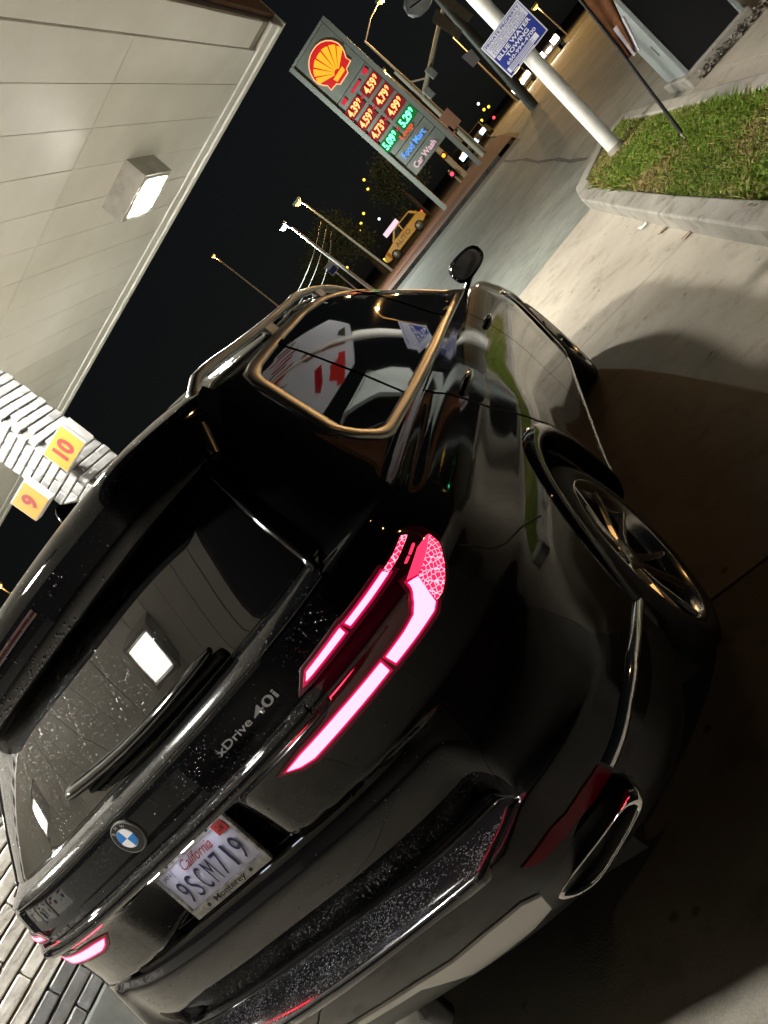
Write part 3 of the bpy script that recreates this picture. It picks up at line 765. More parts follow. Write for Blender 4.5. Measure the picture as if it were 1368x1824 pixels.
# wheels
def make_wheel():
    t = empty('wheel'); t.parent = suv
    tyre = MB().lathe([(-.24, .29), (-.245, .33), (-.225, .362), (-.19, .375), (-.13, .377), (-.06, .375), (-.022, .360), (-.004, .330), (-.004, .300), (-.014, .285)], 64); tyre.build('tyre', 'black_rubber', t)
    rim = MB().lathe([(-.235, .285), (-.20, .262), (-.06, .256), (-.035, .262), (-.012, .276), (-.006, .284), (-.012, .288), (-.03, .286)], 64)
    rim.build('rim', 'rim_grey', t)
    sp = MB()
    for k in range(5):
        for side in (-1, 1):
            a = 2*math.pi*k/5; c, s = math.cos(a), math.sin(a)
            def P(r, u, x): return (x, c*r-s*u, s*r+c*u)
            vs = []
            for r, u, wd, x in ((.045, .018, .020, -.050), (.12, .030, .019, -.044), (.20, .052, .016, -.030), (.268, .078, .017, -.020)):
                vs += [P(r, side*(u-wd), x-.012), P(r, side*(u-wd*.35), x), P(r, side*(u+wd*.35), x), P(r, side*(u+wd), x-.012), P(r, side*(u+wd), x-.045), P(r, side*(u-wd), x-.045)]
            fs = []
            for i in range(3):
                for q in range(6): fs.append((i*6+q, i*6+(q+1) % 6, (i+1)*6+(q+1) % 6, (i+1)*6+q))
            sp.add(vs, fs+[tuple(range(6)), tuple(range(18, 24))])
    sp.lathe([(-.09, .062), (-.052, .066), (-.045, .058), (-.045, .034), (-.040, .030), (-.040, .0005)], 32)
    sp.build('spokes', 'rim_grey', t, .002, 1)
    MB().lathe([(-.10, .001), (-.10, .19), (-.12, .195), (-.125, .001)], 40).build('brake_disc', 'rim_dark', t)
    return t
w0 = make_wheel()
for i, (sx, yc) in enumerate(WHEELS):
    o = w0 if i == 0 else copy_tree(w0, suv); o.location = (sx*.978, yc, WZ); o.rotation_euler = (R(14+31*i), 0, 0 if sx > 0 else math.pi)
    if yc > 1: o.rotation_euler = (R(40), 0, (0 if sx > 0 else math.pi)+R(2))

# side glass, bright surround, doors
BELT = [(-.29, 1.232), (.1, 1.213), (1.1, 1.182), (1.95, 1.150)]
dlo_o = [(-.42, 1.378), (-.405, 1.316), (-.345, 1.248)]+BELT+[(1.985, 1.165), (1.75, 1.36), (1.5, 1.52), (1.2, 1.625), (.9, 1.676), (.6, 1.690), (.18, 1.676), (-.10, 1.660), (-.20, 1.645), (-.255, 1.612), (-.413, 1.395)]
dlo_i = [(-.375, 1.362), (-.352, 1.312), (-.300, 1.266), (-.25, 1.256), (.1, 1.240), (1.1, 1.207), (1.87, 1.178), (1.885, 1.185), (1.69, 1.35), (1.455, 1.50), (1.17, 1.600), (.88, 1.650), (.6, 1.664), (.17, 1.648), (-.09, 1.632), (-.160, 1.618), (-.205, 1.594), (-.365, 1.375)]
def inset(poly, d):
    n = len(poly); ar = sum(poly[i][0]*poly[(i+1) % n][1]-poly[(i+1) % n][0]*poly[i][1] for i in range(n)); q = 1 if ar > 0 else -1; out = []
    for i in range(n):
        a, b, c = V(poly[i-1]), V(poly[i]), V(poly[(i+1) % n]); t1, t2 = (b-a).normalized(), (c-b).normalized(); m = V((-t1.y-t2.y, t1.x+t2.x))*q; m = m/max(m.length_squared, .5)*2
        p = b+m*d; out.append((p.x, p.y))
    return out
dlo_i = inset(dlo_i, .009)
for mir in (False, True):
    shell('side_window', dlo_i, 'S', .0015, 'side_glass', suv, .05, .004, mir)
    ring_trim('window_surround', dlo_o, dlo_i, 'S', 'satin_metal', suv, mir=mir)
    shell('pillar_trim', [(.155, 1.652), (.215, 1.653), (.105, 1.235), (.045, 1.237)], 'S', .005, 'gloss_black', suv, .05, .005, mir)
    shell('pillar_trim', [(1.20, 1.605), (1.30, 1.57), (1.33, 1.195), (1.22, 1.198)], 'S', .005, 'gloss_black', suv, .05, .005, mir)
    arcp = [(0+math.cos(R(a))*.525, WZ+math.sin(R(a))*.525) for a in range(58, 2, -8)]
    rd = [(.095, 1.205), (.135, 1.06), (.215, .92)]+arcp+[(.56, .375), (1.352, .365), (1.362, 1.165)]
    dr = shell('rear_door', rd, 'S', .0035, 'black_paint', suv, .035, .006, mir)
    fd = [(1.372, 1.163), (1.362, .365), (2.20, .36), (2.33, .46), (2.36, .8), (2.33, 1.0), (2.20, 1.10), (2.02, 1.14)]
    df = shell('front_door', fd, 'S', .0035, 'black_paint', suv, .035, .006, mir)
    for dd, yh, zh in ((dr, .285, 1.085), (df, 1.40, 1.02)):
        hm = MB(); rows = []
        for k in range(13):
            u = -1+2*k/12; y = yh+u*.115; h = pj('S', y, zh+u*(-.004), mir); b = (1-abs(u)**4)*.036+.002; hh = .019*(1-.35*u*u)
            rows.append([h[0]+h[1]*0+V((0, 0, -hh)), h[0]+h[1]*b*.8+V((0, 0, -hh*.8)), h[0]+h[1]*b+V((0, 0, 0)), h[0]+h[1]*b*.75+V((0, 0, hh*.9)), h[0]+V((0, 0, hh))])
        hm.add([p for r in rows for p in r], [(k*5+q, k*5+q+1, (k+1)*5+q+1, (k+1)*5+q) for k in range(12) for q in range(4)], True)
        hm.build('door_handle', 'black_paint', dd)
    # sill moulding
    strip('sill_trim', [(.50, .385), (1.2, .378), (2.4, .372)], 'S', [(-.018, .0), (-.014, .012), (.006, .010), (.014, .0)], 'gloss_black', suv, mir)

    strip('panel_seam', [(-.745, 1.035), (-.70, .962), (-.66, .936), (-.57, .905), (-.445, .845)], 'S', [(-.0025, .0), (-.0025, .0008), (.0025, .0008), (.0025, .0)], 'black_matte', suv, mir)
# roof rails
for mir in (False, True):
    s = -1 if mir else 1; pts = []; rr = []
    for k in range(30):
        u = k/29; y = -.58+u*2.40; x = .625+.02*math.sin(math.pi*u)-.035*max(0, u-.75)*2; h = pj('T', x, y) ; zb = h[0].z if h else 1.70
        lift = .050*min(1, u*11, (1-u)*7)**.6; pts.append((s*x, y, zb+lift-.004)); rr.append(.0155)
    rail = MB().tube(pts, rr, 12, flat=(1.15, .95)).build('roof_rail', 'satin_metal', suv)
    for yy in (.30, 1.05):
        h = pj('T', .642, yy); MB().box((s*.642, yy, h[0].z+.018), (.022, .10, .044)).build('rail_foot', 'satin_metal', rail, .006)
    pm = MB().tube([(s*(.628), -.48+2.2*k/24, (pj('T', .628, -.48+2.2*k/24) or (V((0, 0, 1.7)),))[0].z+.001) for k in range(25)], .012, 8, flat=(1.2, .5)); pm.build('rail_base', 'dark_chrome', rail)
# roof fin
fm = MB(); fr = []
for k in range(9):
    u = k/8; y0 = .02-.02*u; L = .20*(1-u)**.7+.03; zt = 1.768+.075*u; w = .032*(1-u)+.005; yb = -.27
    fr.append([(w*math.cos(a), yb+.0+L*.5*math.sin(a)+.06*(1-u)-.02, zt) for a in [2*math.pi*q/14 for q in range(14)]])
fm.add([p for r in fr for p in r], [(i*14+q, i*14+(q+1) % 14, (i+1)*14+(q+1) % 14, (i+1)*14+q) for i in range(8) for q in range(14)], True); fm.add(fr[-1], [tuple(range(14))]); fm.build('roof_fin', 'gloss_black', suv)

# door mirrors
for s in (1, -1):
    mt = empty('door_mirror', (s*.945, 2.15, 1.222)); mt.parent = suv
    bm = bmesh.new(); bmesh.ops.create_uvsphere(bm, u_segments=28, v_segments=18, radius=1)
    for v in bm.verts:
        x, y, z = v.co; sx = math.copysign(abs(x)**.75, x); sz = math.copysign(abs(z)**.75, z); yy = y*.085 if y > 0 else y*.020
        v.co = V((s*(sx*.108+.065-.02*sz*0), yy, sz*.070*(1-.12*sx)))
    for f in bm.faces: f.smooth = True
    me = bpy.data.meshes.new('mirror_housing'); bm.to_mesh(me); bm.free(); h = link('mirror_housing', me, 'black_paint', mt)
    gp = [(math.copysign(abs(math.cos(a))**.8, math.cos(a))*.090, math.copysign(abs(math.sin(a))**.8, math.sin(a))*.055) for a in [2*math.pi*k/28 for k in range(28)]]
    MB().prism(gp, (s*.065, -.0265, 0), (1, 0, 0), V((0, .035, 1)).normalized(), (0, 1, 0), .006).build('mirror_glass', 'chrome', mt)
    rim = MB().tube([(s*.065+a*1.06, -.0235, b*1.08) for a, b in gp+gp[:1]], .0045, 6, cap=False); rim.build('mirror_rim', 'gloss_black', mt)
    MB().tube([(-s*.10, .03, -.11), (-s*.03, .03, -.085), (s*.04, .025, -.055)], [.03, .026, .03], 10, flat=(1, .6)).build('mirror_arm', 'gloss_black', mt)

# rear window, tailgate, spoiler
GLASS = [(-.705, 1.272), (-.58, 1.572), (0, 1.592), (.58, 1.572), (.705, 1.272), (0, 1.2735)]
shell('rear_window', GLASS, 'R', .002, 'rear_glass', suv, .028, .006)
tg = [(-.715, 1.228), (-.72, 1.09), (-.712, .915), (-.5, .912), (.5, .912), (.712, .915), (.72, 1.09), (.715, 1.228), (.4, 1.2335), (-.4, 1.2335)]
tailgate = shell('tailgate', tg, 'R', .0025, 'wet_black', suv, .011, .005)
lt = [(-.705, .900), (-.70, .80), (-.672, .712), (-.3, .690), (.3, .690), (.672, .712), (.70, .80), (.705, .900), (.4, .903), (-.4, .903)]
shell('lower_tailgate', lt, 'R', .0025, 'black_paint', suv, .015, .005)
# window ledge and the crease below the badge panel
def ledge(name, z0, y_in, y_out, z1, mat, xm=.735):
    mb = MB(); rows = []
    for k in range(49):
        x = -xm+2*xm*k/48; h = pj('R', x, z0); base = h[0].y; hz = pj('R', x, z1)[0].y
        rows.append([(x, base+y_in, z0+.004), (x, base+y_in*.3, z0+.003), (x, hz-y_out, z1+.004), (x, hz-y_out, z1-.002), (x, hz, z1-.006)])
    mb.add([p for r in rows for p in r], [(k*5+q, k*5+q+1, (k+1)*5+q+1, (k+1)*5+q) for k in range(48) for q in range(4)], True); return mb.build(name, mat, suv)
ledge('window_ledge', 1.2645, .012, .004, 1.238, 'wet_sill')
sp = MB(); rows = []; NX = 61
def skin_z(x, y):
    h = pj('T', abs(x), y); return h[0].z if h else 1.6
def skin_y(x, z):
    h = pj('R', abs(x), z); return h[0].y if h else -.7
for k in range(NX):
    u = -1+2*k/(NX-1); x = u*.655; t_ = max(0, (abs(x)-.46)/.195); bow = .115*x*x+.27*t_*t_; dz = -.075*x*x-.032*t_*t_
    P_ = [(-.34, None), (-.48, 1.757+dz), (-.62, 1.751+dz), (-.705, 1.743+dz), (-.750, 1.735+dz), (-.778, 1.722+dz), (-.794, 1.703+dz), (-.801, 1.680+dz), (-.802, 1.620+dz*.6), (-.800, 1.572+dz*.1), (-.788, 1.562+dz*.1), (-.68, 1.568+dz*.1)]
    row = []
    for q, (yy, zz) in enumerate(P_):
        if q == 0: row.append((x, yy, skin_z(x, yy)-.004)); continue
        row.append((x, -.34+(yy+.34)*(1-bow/.461), zz))
    rows.append(row)
m = len(rows[0]); sp.add([p for r in rows for p in r], [(k*m+q, k*m+q+1, (k+1)*m+q+1, (k+1)*m+q) for k in range(NX-1) for q in range(m-1)], True); sp.add(rows[0], [tuple(range(m))]); sp.add(rows[-1], [tuple(range(m))])
spoiler = sp.build('roof_spoiler', 'wet_black', suv)
hb = MB(); rows = []
for k in range(15):
    x = -.13+.26*k/14; bow = .115*x*x; dz = -.075*x*x; rows.append([(x, -.796+bow, 1.672+dz), (x, -.803+bow, 1.670+dz), (x, -.803+bow, 1.652+dz), (x, -.796+bow, 1.650+dz)])
hb.add([p for r in rows for p in r], [(k*4+q, k*4+q+1, (k+1)*4+q+1, (k+1)*4+q) for k in range(14) for q in range(3)], True); hb.build('high_brake_light', 'red_lens', spoiler)
for mir in (False, True):        # blades beside the rear window
    strip('aero_blade', [(.592, 1.574), (.642, 1.45), (.685, 1.34), (.722, 1.245)], 'R', [(-.012, .0), (-.010, .008), (.0, .011), (.007, .010), (.011, .0)], 'black_paint', suv, mir)
# wiper under its cover
wm = MB(); pts = []; rr = []
for k in range(22):
    u = k/21; x = .462-.575*u; z = 1.297+.022*u-.012*math.sin(math.pi*u); h = pj('R', x, z); pts.append(h[0]+h[1]*(.026+.006*u)); rr.append(.0155+.007*u if 0 < k < 21 else .010)
wm.tube(pts, rr, 12, flat=(1.25, .75)).build('wiper_arm', 'gloss_black', suv)
wb = MB(); pts2 = []
for k in range(16):
    u = k/15; x = .475-.53*u; z = 1.283+.014*u; h = pj('R', x, z); pts2.append(h[0]+h[1]*.011)
wb.tube(pts2, .008, 8).build('wiper_blade', 'black_rubber', suv)

# badge panel: roundel and model lettering
h = pj('R', 0, 1.188); rc, rn = h[0]+h[1]*.004, h[1]
ru = (V((0, 0, 1))-rn*rn.z).normalized(); rx = -(ru.cross(rn)); rx = V((1, 0, 0))
rd_ = empty('roundel', rc); rd_.parent = suv
circ = lambda r, a0=0, a1=2*math.pi, n=40: [(r*math.cos(a0+(a1-a0)*k/n), r*math.sin(a0+(a1-a0)*k/n)) for k in range(n+(0 if a1-a0 > 6.28 else 1))]
Z0 = V((0, 0, 0))
poly_plate('badge_rim', circ(.0425), 'badge_silver', rd_, Z0, rx, ru, .003, .006); poly_plate('badge_ring', circ(.040), 'gloss_black', rd_, Z0, rx, ru, .0042, .003)
poly_plate('inner_rim', circ(.0265), 'badge_silver', rd_, Z0, rx, ru, .0052, .003)
for k in range(4):
    poly_plate('quadrant', [(0, 0)]+circ(.0250, k*math.pi/2, (k+1)*math.pi/2, 14), 'roundel_blue' if k in (1, 3) else 'roundel_white', rd_, Z0, rx, ru, .0062, .003)
for ch, a in (('B', 125), ('M', 90), ('W', 55)):
    c, s = math.cos(R(a)), math.sin(R(a)); up = rx*c+ru*s; rgt = rx*s-ru*c
    text('badge_letter', ch, 'badge_silver', rd_, up*.0332, rgt, up, h=.0085, depth=.0048)
def on_skin_text(name, s, mat, x, z, w, h, depth=.003, shear=0.0, bold=0.0):
    a, b = pj('R', x-w/2, z), pj('R', x+w/2, z); n = pj('R', x, z); ex = (b[0]-a[0]).normalized(); ey = (V((0, 0, 1))-n[1]*n[1].z).normalized(); ex = (ex-ey*ex.dot(ey)).normalized()
    return text(name, s, mat, suv, n[0]+n[1]*.003, ex, ey, w=w, h=h, depth=depth, shear=shear, bold=bold)
on_skin_text('badge_lettering', 'xDrive', 'badge_silver', .402, 1.1735, .112, .0175, bold=.012)
on_skin_text('badge_lettering', '40i', 'badge_silver', .502, 1.172, .072, .0215, bold=.015)

# licence plate
plate = empty('licence_plate', (0, -1.0135, .9907)); plate.parent = suv; tl = .157
pu = V((0, math.sin(tl), math.cos(tl))); pxv = V((1, 0, 0))
rect = lambda a, b, c, d: [(a, b), (c, b), (c, d), (a, d)]
poly_plate('plate_backing', rect(-.150, -.076, .150, .076), 'plate_white', plate, Z0, pxv, pu, 0, .003)
fro = MB(); ez = pxv.cross(pu)
for r4 in (rect(-.1575, -.0825, .1575, -.0555), rect(-.1575, .0575, .1575, .0825), rect(-.1575, -.0555, -.147, .0575), rect(.147, -.0555, .1575, .0575)):
    fro.prism(r4, ez*-.006, pxv, pu, ez, .0115)
fro.build('plate_frame', 'plate_frame', plate, .0018, 1)
for k, ch in enumerate('9SCM719'): text('plate_character', ch, 'plate_blue', plate, pxv*(-.1135+.0378*k)+pu*-.012, pxv, pu, w={'1': None, 'M': .0275}.get(ch, .0255), h=.064, depth=.0035, bold=0.0)
text('plate_state', 'California', 'plate_red', plate, pxv*.004+pu*.0425, pxv, pu, w=.128, h=.027, depth=.0035, shear=.45)
poly_plate('month_sticker', rect(-.143, .034, -.1, .053), 'plate_white', plate, Z0, pxv, pu, .002, .002); text('sticker_text', 'JAN', 'ink_black', plate, pxv*-.121+pu*.0435, pxv, pu, w=.032, h=.014, depth=.004)
poly_plate('year_sticker', rect(.105, .036, .144, .066), 'sticker_red', plate, Z0, pxv, pu, .0062, .003); text('sticker_text', '26', 'ink_black', plate, pxv*.125+pu*.051, pxv, pu, w=.020, h=.015, depth=.0072)
text('frame_lettering', 'Monterey', 'ink_black', plate, pxv*.002+pu*-.0690, pxv, pu, w=.128, h=.0205, depth=.0065, bold=.015)
for a, b in ((-.089, .068), (.089, .068), (-.089, -.068), (.089, -.068)): poly_plate('screw', [(a+x, b+y) for x, y in circ(.005, n=12)], 'ink_black', plate, Z0, pxv, pu, .0068, .002)

# lamps that light the plate, in the underside of the moulding
for s_ in (-1, 1):
    MB().box((s_*.075, -1.052, 1.0795), (.05, .016, .006)).build('plate_lamp', 'plate_lamp', suv, .002, 1)
# tail lights
LENS = [(9.0, 1.040), (13.5, 1.052), (22, 1.060), (27, 1.088), (25.5, 1.136), (28, 1.154), (37, 1.158), (47, 1.152), (55.4, 1.156), (58.2, 1.146), (60.0, 1.108), (57.3, 1.062), (53.6, 1.028), (48.6, 1.013), (36.5, 1.012), (14.5, 1.012)]
UP_IN = [(25.9, 1.140), (27.2, 1.150), (36.0, 1.1525), (35.9, 1.1400), (27.2, 1.1395)]
UP_OUT = [(37.2, 1.150), (43, 1.148), (47.4, 1.147), (47.8, 1.1365), (42.4, 1.1375), (37.4, 1.1395)]
UP_LAT = [(47.5, 1.147), (51.1, 1.146), (55.1, 1.150), (55.9, 1.141), (51.2, 1.1365), (47.9, 1.1365)]
LO_IN = [(9.3, 1.0425), (13.9, 1.046), (24.9, 1.0475), (35.5, 1.047), (35.3, 1.0235), (26.5, 1.0225), (14.8, 1.0205), (11.6, 1.029)]
LO_OUT = [(36.8, 1.0455), (41.5, 1.046), (44.6, 1.050), (46.2, 1.067), (47.9, 1.096), (49.6, 1.089), (49.3, 1.059), (48.5, 1.028), (47.2, 1.021), (42.4, 1.021), (37.0, 1.0225)]
LAT = [(58.2, 1.101), (57.3, 1.082), (55.0, 1.052), (52.7, 1.035), (50.6, 1.026), (48.9, 1.027), (49.9, 1.088), (54.0, 1.092)]
DIM = [(48.3, 1.100), (54.6, 1.111), (57.7, 1.106), (58.2, 1.103), (54.3, 1.095), (50.0, 1.091)]
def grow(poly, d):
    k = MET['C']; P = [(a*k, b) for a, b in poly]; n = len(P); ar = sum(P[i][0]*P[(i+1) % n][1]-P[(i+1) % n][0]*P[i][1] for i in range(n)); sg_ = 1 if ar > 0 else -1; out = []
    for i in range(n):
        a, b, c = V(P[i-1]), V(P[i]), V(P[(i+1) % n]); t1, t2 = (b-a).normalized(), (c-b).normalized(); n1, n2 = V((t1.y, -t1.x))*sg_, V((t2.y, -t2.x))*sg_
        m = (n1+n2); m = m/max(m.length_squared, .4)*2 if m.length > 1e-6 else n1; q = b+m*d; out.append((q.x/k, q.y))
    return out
for mir in (False, True):
    tlo = empty('tail_light', (0, 0, 0)); tlo.parent = suv
    shell('lens', LENS, 'C', .0045, 'red_lens', tlo, .012, .008, mir, 1)
    for nm_, p, mt_ in (('light_bar', UP_IN, 'tail_glow'), ('light_bar', UP_OUT, 'tail_glow'), ('light_texture', UP_LAT, 'tail_lattice'), ('light_bar', LO_IN, 'tail_glow'), ('light_bar', LO_OUT, 'tail_glow'), ('light_texture', LAT, 'tail_lattice'), ('side_marker', DIM, 'tail_dim')):
        if nm_ == 'light_bar': shell('bar_halo', grow(p, .0055), 'C', .0062, 'tail_halo', tlo, .01, .002, mir); shell('outer_halo', grow(p, .013), 'C', .0054, 'tail_outer_halo', tlo, .012, .002, mir)  # two wider glowing shells paint a red halo round each bar
        shell(nm_, p, 'C', .0075, mt_, tlo, .008, .003, mir)
    shell('light_dash', [(51.0, 1.1165), (52.3, 1.1175), (52.2, 1.1205), (50.8, 1.119)], 'C', .0075, 'tail_dim', tlo, .006, .003, mir)
    shell('light_dash', [(52.8, 1.1178), (55.0, 1.1205), (54.9, 1.1235), (52.7, 1.1208)], 'C', .0075, 'tail_dim', tlo, .006, .003, mir)
# crease moulding above the plate, running into the lamps
strip('tailgate_moulding', [(-.66, 1.106), (-.4, 1.1045), (0, 1.104), (.4, 1.1045), (.56, 1.106)], 'R', [(-.017, -.004), (-.015, .003), (-.004, .0085), (.008, .0065), (.018, .001), (.019, -.004)], 'wet_black', suv, N=80)

# bumper: wet sill, reflectors, side edge, silver skid trim, exhausts
sl = MB(); rows = []
for k in range(65):
    a = math.pi*k/64; x = -.672*math.copysign(abs(math.cos(a))**.55, math.cos(a))
    yb = -1.185+.115*x*x+.10*max(0, abs(x)-.57)/.102; rows.append([(x, -1.053+.03*x*x, .6745), (x, (yb-1.053)/2+.01, .6735), (x, yb+.008, .671), (x*1.004, yb-.002, .666), (x*1.004, yb-.003, .655), (x*1.002, yb+.006, .640)])
sl.add([p for r in rows for p in r], [(k*6+q, k*6+q+1, (k+1)*6+q+1, (k+1)*6+q) for k in range(64) for q in range(5)], True); sl.build('bumper_sill', 'wet_sill', suv)
for mir in (False, True):
    shell('reflector', [(24.0, .606), (25.0, .584), (26.5, .566), (30.8, .541), (37.2, .536), (42.9, .537), (42.3, .573), (38.0, .575), (33.3, .571), (28.2, .589)], 'C', .004, 'reflector_red', suv, .014, .006, mir)
    strip('bumper_edge', [(43.2, .556), (47.5, .562), (53.5, .575), (62, .574), (72, .545), (84, .510)], 'C', [(-.014, .0), (-.012, .013), (-.002, .015), (.013, .004), (.014, .0)], 'chrome', suv, mir, N=50)  # chrome paints in the bright reflection on this body-coloured edge
    s = -1 if mir else 1
    sk = [(.575, .512), (.54, .532), (.44, .535), (.33, .528), (.235, .535), (0, .538), (0, .515), (.21, .511), (.255, .470), (.285, .432), (.33, .428), (.47, .432), (.545, .452)]
    if mir: continue
    full = sk[:6]+[(-a, b) for a, b in sk[4::-1]]+[(-a, b) for a, b in sk[:6:-1]]+sk[6:]
    shell('skid_trim', full, 'R', .006, 'silver_trim', suv, .022, .01)
def exhaust(s):
    t = empty('exhaust_tip', (0, 0, 0)); t.parent = suv
    cx, cz = .708, .470; n = 44; ring = []
    P = [(.560, .452), (.600, .427), (.655, .421), (.765, .455), (.838, .484), (.852, .499), (.832, .518), (.765, .503), (.655, .482), (.585, .470)]
    P = resample(smooth_poly(P, 2), n)
    mb = MB(); lay = []
    yb = lambda x: -1.075+.19*max(0, x-.55)
    for sc, dy in ((.72, .15), (.97, .030), (1.0, .012), (.985, -.004), (.90, -.008), (.85, .004), (.83, .05), (.80, .13)):
        lay.append([(s*(cx+(a-cx)*sc), yb(a)+dy, cz+(b-cz)*sc) for a, b in P])
    mb.add([p for r in lay for p in r], [(i*n+q, i*n+(q+1) % n, (i+1)*n+(q+1) % n, (i+1)*n+q) for i in range(len(lay)-1) for q in range(n)], True)
    mb.build('exhaust_pipe', 'chrome', t)
    MB().add(lay[-1], [tuple(range(n))]).build('exhaust_bore', 'black_matte', t)
exhaust(1); exhaust(-1)
# water beads left by the rain
plain('water_bead', (.10, .105, .115), .12, spec=.8)
def beads(name, pts):
    dome = []; ring = 6
    for el, rr_ in ((0, 1), (35, .82), (65, .42)):
        dome += [(rr_*math.cos(2*math.pi*k/ring+el), rr_*math.sin(2*math.pi*k/ring+el), math.sin(R(el))) for k in range(ring)]
    dome.append((0, 0, 1)); F_ = []
    for i in range(2):
        for k in range(ring): F_.append((i*ring+k, i*ring+(k+1) % ring, (i+1)*ring+(k+1) % ring, (i+1)*ring+k))
    F_ += [(2*ring+k, 2*ring+(k+1) % ring, 3*ring) for k in range(ring)]
    vs = []; fs = []
    for p, n, r_, st in pts:
        up = V((0, 0, 1)) if abs(n.z) < .9 else V((0, 1, 0)); a = up.cross(n).normalized(); b = n.cross(a); k0 = len(vs)
        for x, y, z in dome: vs.append(tuple(p+a*(x*r_)+b*(y*r_*st)+n*(z*r_*.55)))
        fs += [tuple(q+k0 for q in f) for f in F_]
    me = bpy.data.meshes.new(name); me.from_pydata(vs, [], fs); me.update(); me.polygons.foreach_set('use_smooth', [True]*len(fs))
    o = link(name, me, 'water_bead', suv); o['kind'] = 'stuff'
def rnd_r(a, b): return a+(b-a)*rng.random()**2.2
pts = []
while len(pts) < 5200:                                   # on the bumper sill
    x = rng.uniform(-.66, .66); yb = -1.185+.115*x*x+.10*max(0, abs(x)-.57)/.102; y = yb+.008+rng.random()*max(.004, -1.06+.03*x*x-yb-.008)
    cl = math.sin(17*x+3)*math.sin(23*y+5*x)+.5*math.sin(41*x-9*y)
    if rng.random() > .62+.4*cl: continue
    pts.append((V((x, y, .6725+.0015*(y-yb)/.12)), V((0, -.02, 1)), rnd_r(.0006, .0021), 1.0))
def skin_beads(N, fx, fz, r0, r1, off, st=1.0, dens=None):
    c = 0
    while c < N:
        x, z = fx(), fz()
        if dens and rng.random() > dens(x, z): continue
        h = pj('R', x, z); c += 1
        if h: pts.append((h[0]+h[1]*off, h[1], rnd_r(r0, r1), st*rng.uniform(.8, 1.4)))
skin_beads(2600, lambda: rng.uniform(-.66, .42), lambda: rng.uniform(1.28, 1.555), .0005, .0013, .002, 1.0, lambda x, z: (max(0, min(1, (.36-x)/.7))**1.3)*(.15+.85*((z-1.28)/.275)**1.5))
for x0 in (-.46, -.33, -.20, -.05, .12):                 # trails
    for k in range(70):
        z = 1.55-.0037*k+rng.normal(0, .001); x = x0+.10*(1.55-z)+rng.normal(0, .0012)
        if rng.random() < .55:
            h = pj('R', x, z); pts.append((h[0]+h[1]*.002, h[1], rnd_r(.0006, .0015), 2.0))
for k in range(620):                                     # on the spoiler face and its lower edge
    x = rng.uniform(-.62, .42); u = rng.random()**2.4; z = 1.572+.10*u; bow = .115*x*x
    if rng.random() < max(.05, min(1, (.30-x)/.6)): pts.append((V((x, -.8035+bow, z)), V((0, -1, 0)), rnd_r(.0008, .0026), rng.uniform(1, 2.2)))
skin_beads(700, lambda: rng.uniform(-.70, .72), lambda: 1.2515+rng.normal(0, .007), .0006, .0017, .004)
skin_beads(520, lambda: rng.uniform(-.62, .58), lambda: 1.108+rng.normal(0, .008), .0006, .0017, .008)
skin_beads(420, lambda: rng.uniform(-.66, .66), lambda: rng.uniform(.93, 1.22), .0006, .0016, .0035)
skin_beads(300, lambda: rng.uniform(-.60, .66), lambda: .78+rng.normal(0, .05), .0006, .0019, .003)
beads('water_beads', pts)
# tow eye under the bumper
MB().tube([(.03, -1.0, .42), (.02, -1.03, .34), (.015, -1.02, .28)], [.03, .034, .03], 10).build('tow_hook', 'plastic_black', suv)

# ------------------------------------------------------------------ beside the driveway
def lamp_light(name, p, col, energy, parent, r=.12):
    l = bpy.data.lights.new(name, 'POINT'); l.color = col; l.energy = energy; l.shadow_soft_size = r
    o = bpy.data.objects.new(name, l); COL.objects.link(o); o.location = p; o.parent = parent; return o
def ball(name, p, r, mat, parent, sq=(1, 1, 1)):
    bm = bmesh.new(); bmesh.ops.create_icosphere(bm, subdivisions=2, radius=r)
    for v in bm.verts: v.co = V((v.co.x*sq[0], v.co.y*sq[1], v.co.z*sq[2]))
    me = bpy.data.meshes.new(name); bm.to_mesh(me); bm.free(); o = link(name, me, mat, parent); o.location = p; return o
pole = empty('sign_pole', (2.45, 7.78, g(7.78)+.10)); tag(pole, 'white round sign post standing in the planter grass corner', 'pole')
pts = [(0, 0, 0), (.05, 0, 1.2), (.105, 0, 2.45), (.17, 0, 4.0)]
MB().tube(pts, .088, 20).build('post', 'white_pole', pole)
MB().tube([(0, 0, -.02), (.004, 0, .10)], [.105, .098], 16).build('post_collar', 'tan_metal', pole)
tow = empty('towing_sign', (2.51, 7.675, 2.070), 0); tag(tow, 'blue and white private property towing sign on the white post', 'sign')
ex, ez = V((1, 0, 0)), V((0, 0, 1)); TW, TH = .585, .462
ty = lambda d: V((0, -d, 0))
def trect(name, a, b, c, d, mat, depth): return poly_plate(name, rect(a, b, c, d), mat, tow, Z0, ex, ez, depth, .003)
trect('sign_plate', -TW/2, -TH/2, TW/2, TH/2, 'sign_white', 0)
trect('blue_panel', -TW/2+.014, -TH/2+.012, TW/2-.014, .045, 'blue_ink', .003)
fr = MB()
for a, b, c, d in ((-TW/2+.014, TH/2-.018, TW/2-.014, TH/2-.012), (-TW/2+.014, .045, -TW/2+.020, TH/2-.018), (TW/2-.020, .045, TW/2-.014, TH/2-.018)): fr.prism(rect(a, b, c, d), (0, 0, 0), ex, ez, (0, -1, 0), .002)
fr.build('blue_border', 'blue_ink', tow)
def tt(s, z, w, h, mat, bold=0.0, x=0.0): return text('sign_lettering', s, mat, tow, (x, 0, z), ex, ez, w=w, h=h, depth=.0055, bold=bold)
tt('PRIVATE PROPERTY', .186, .52, .034, 'blue_ink', .02)
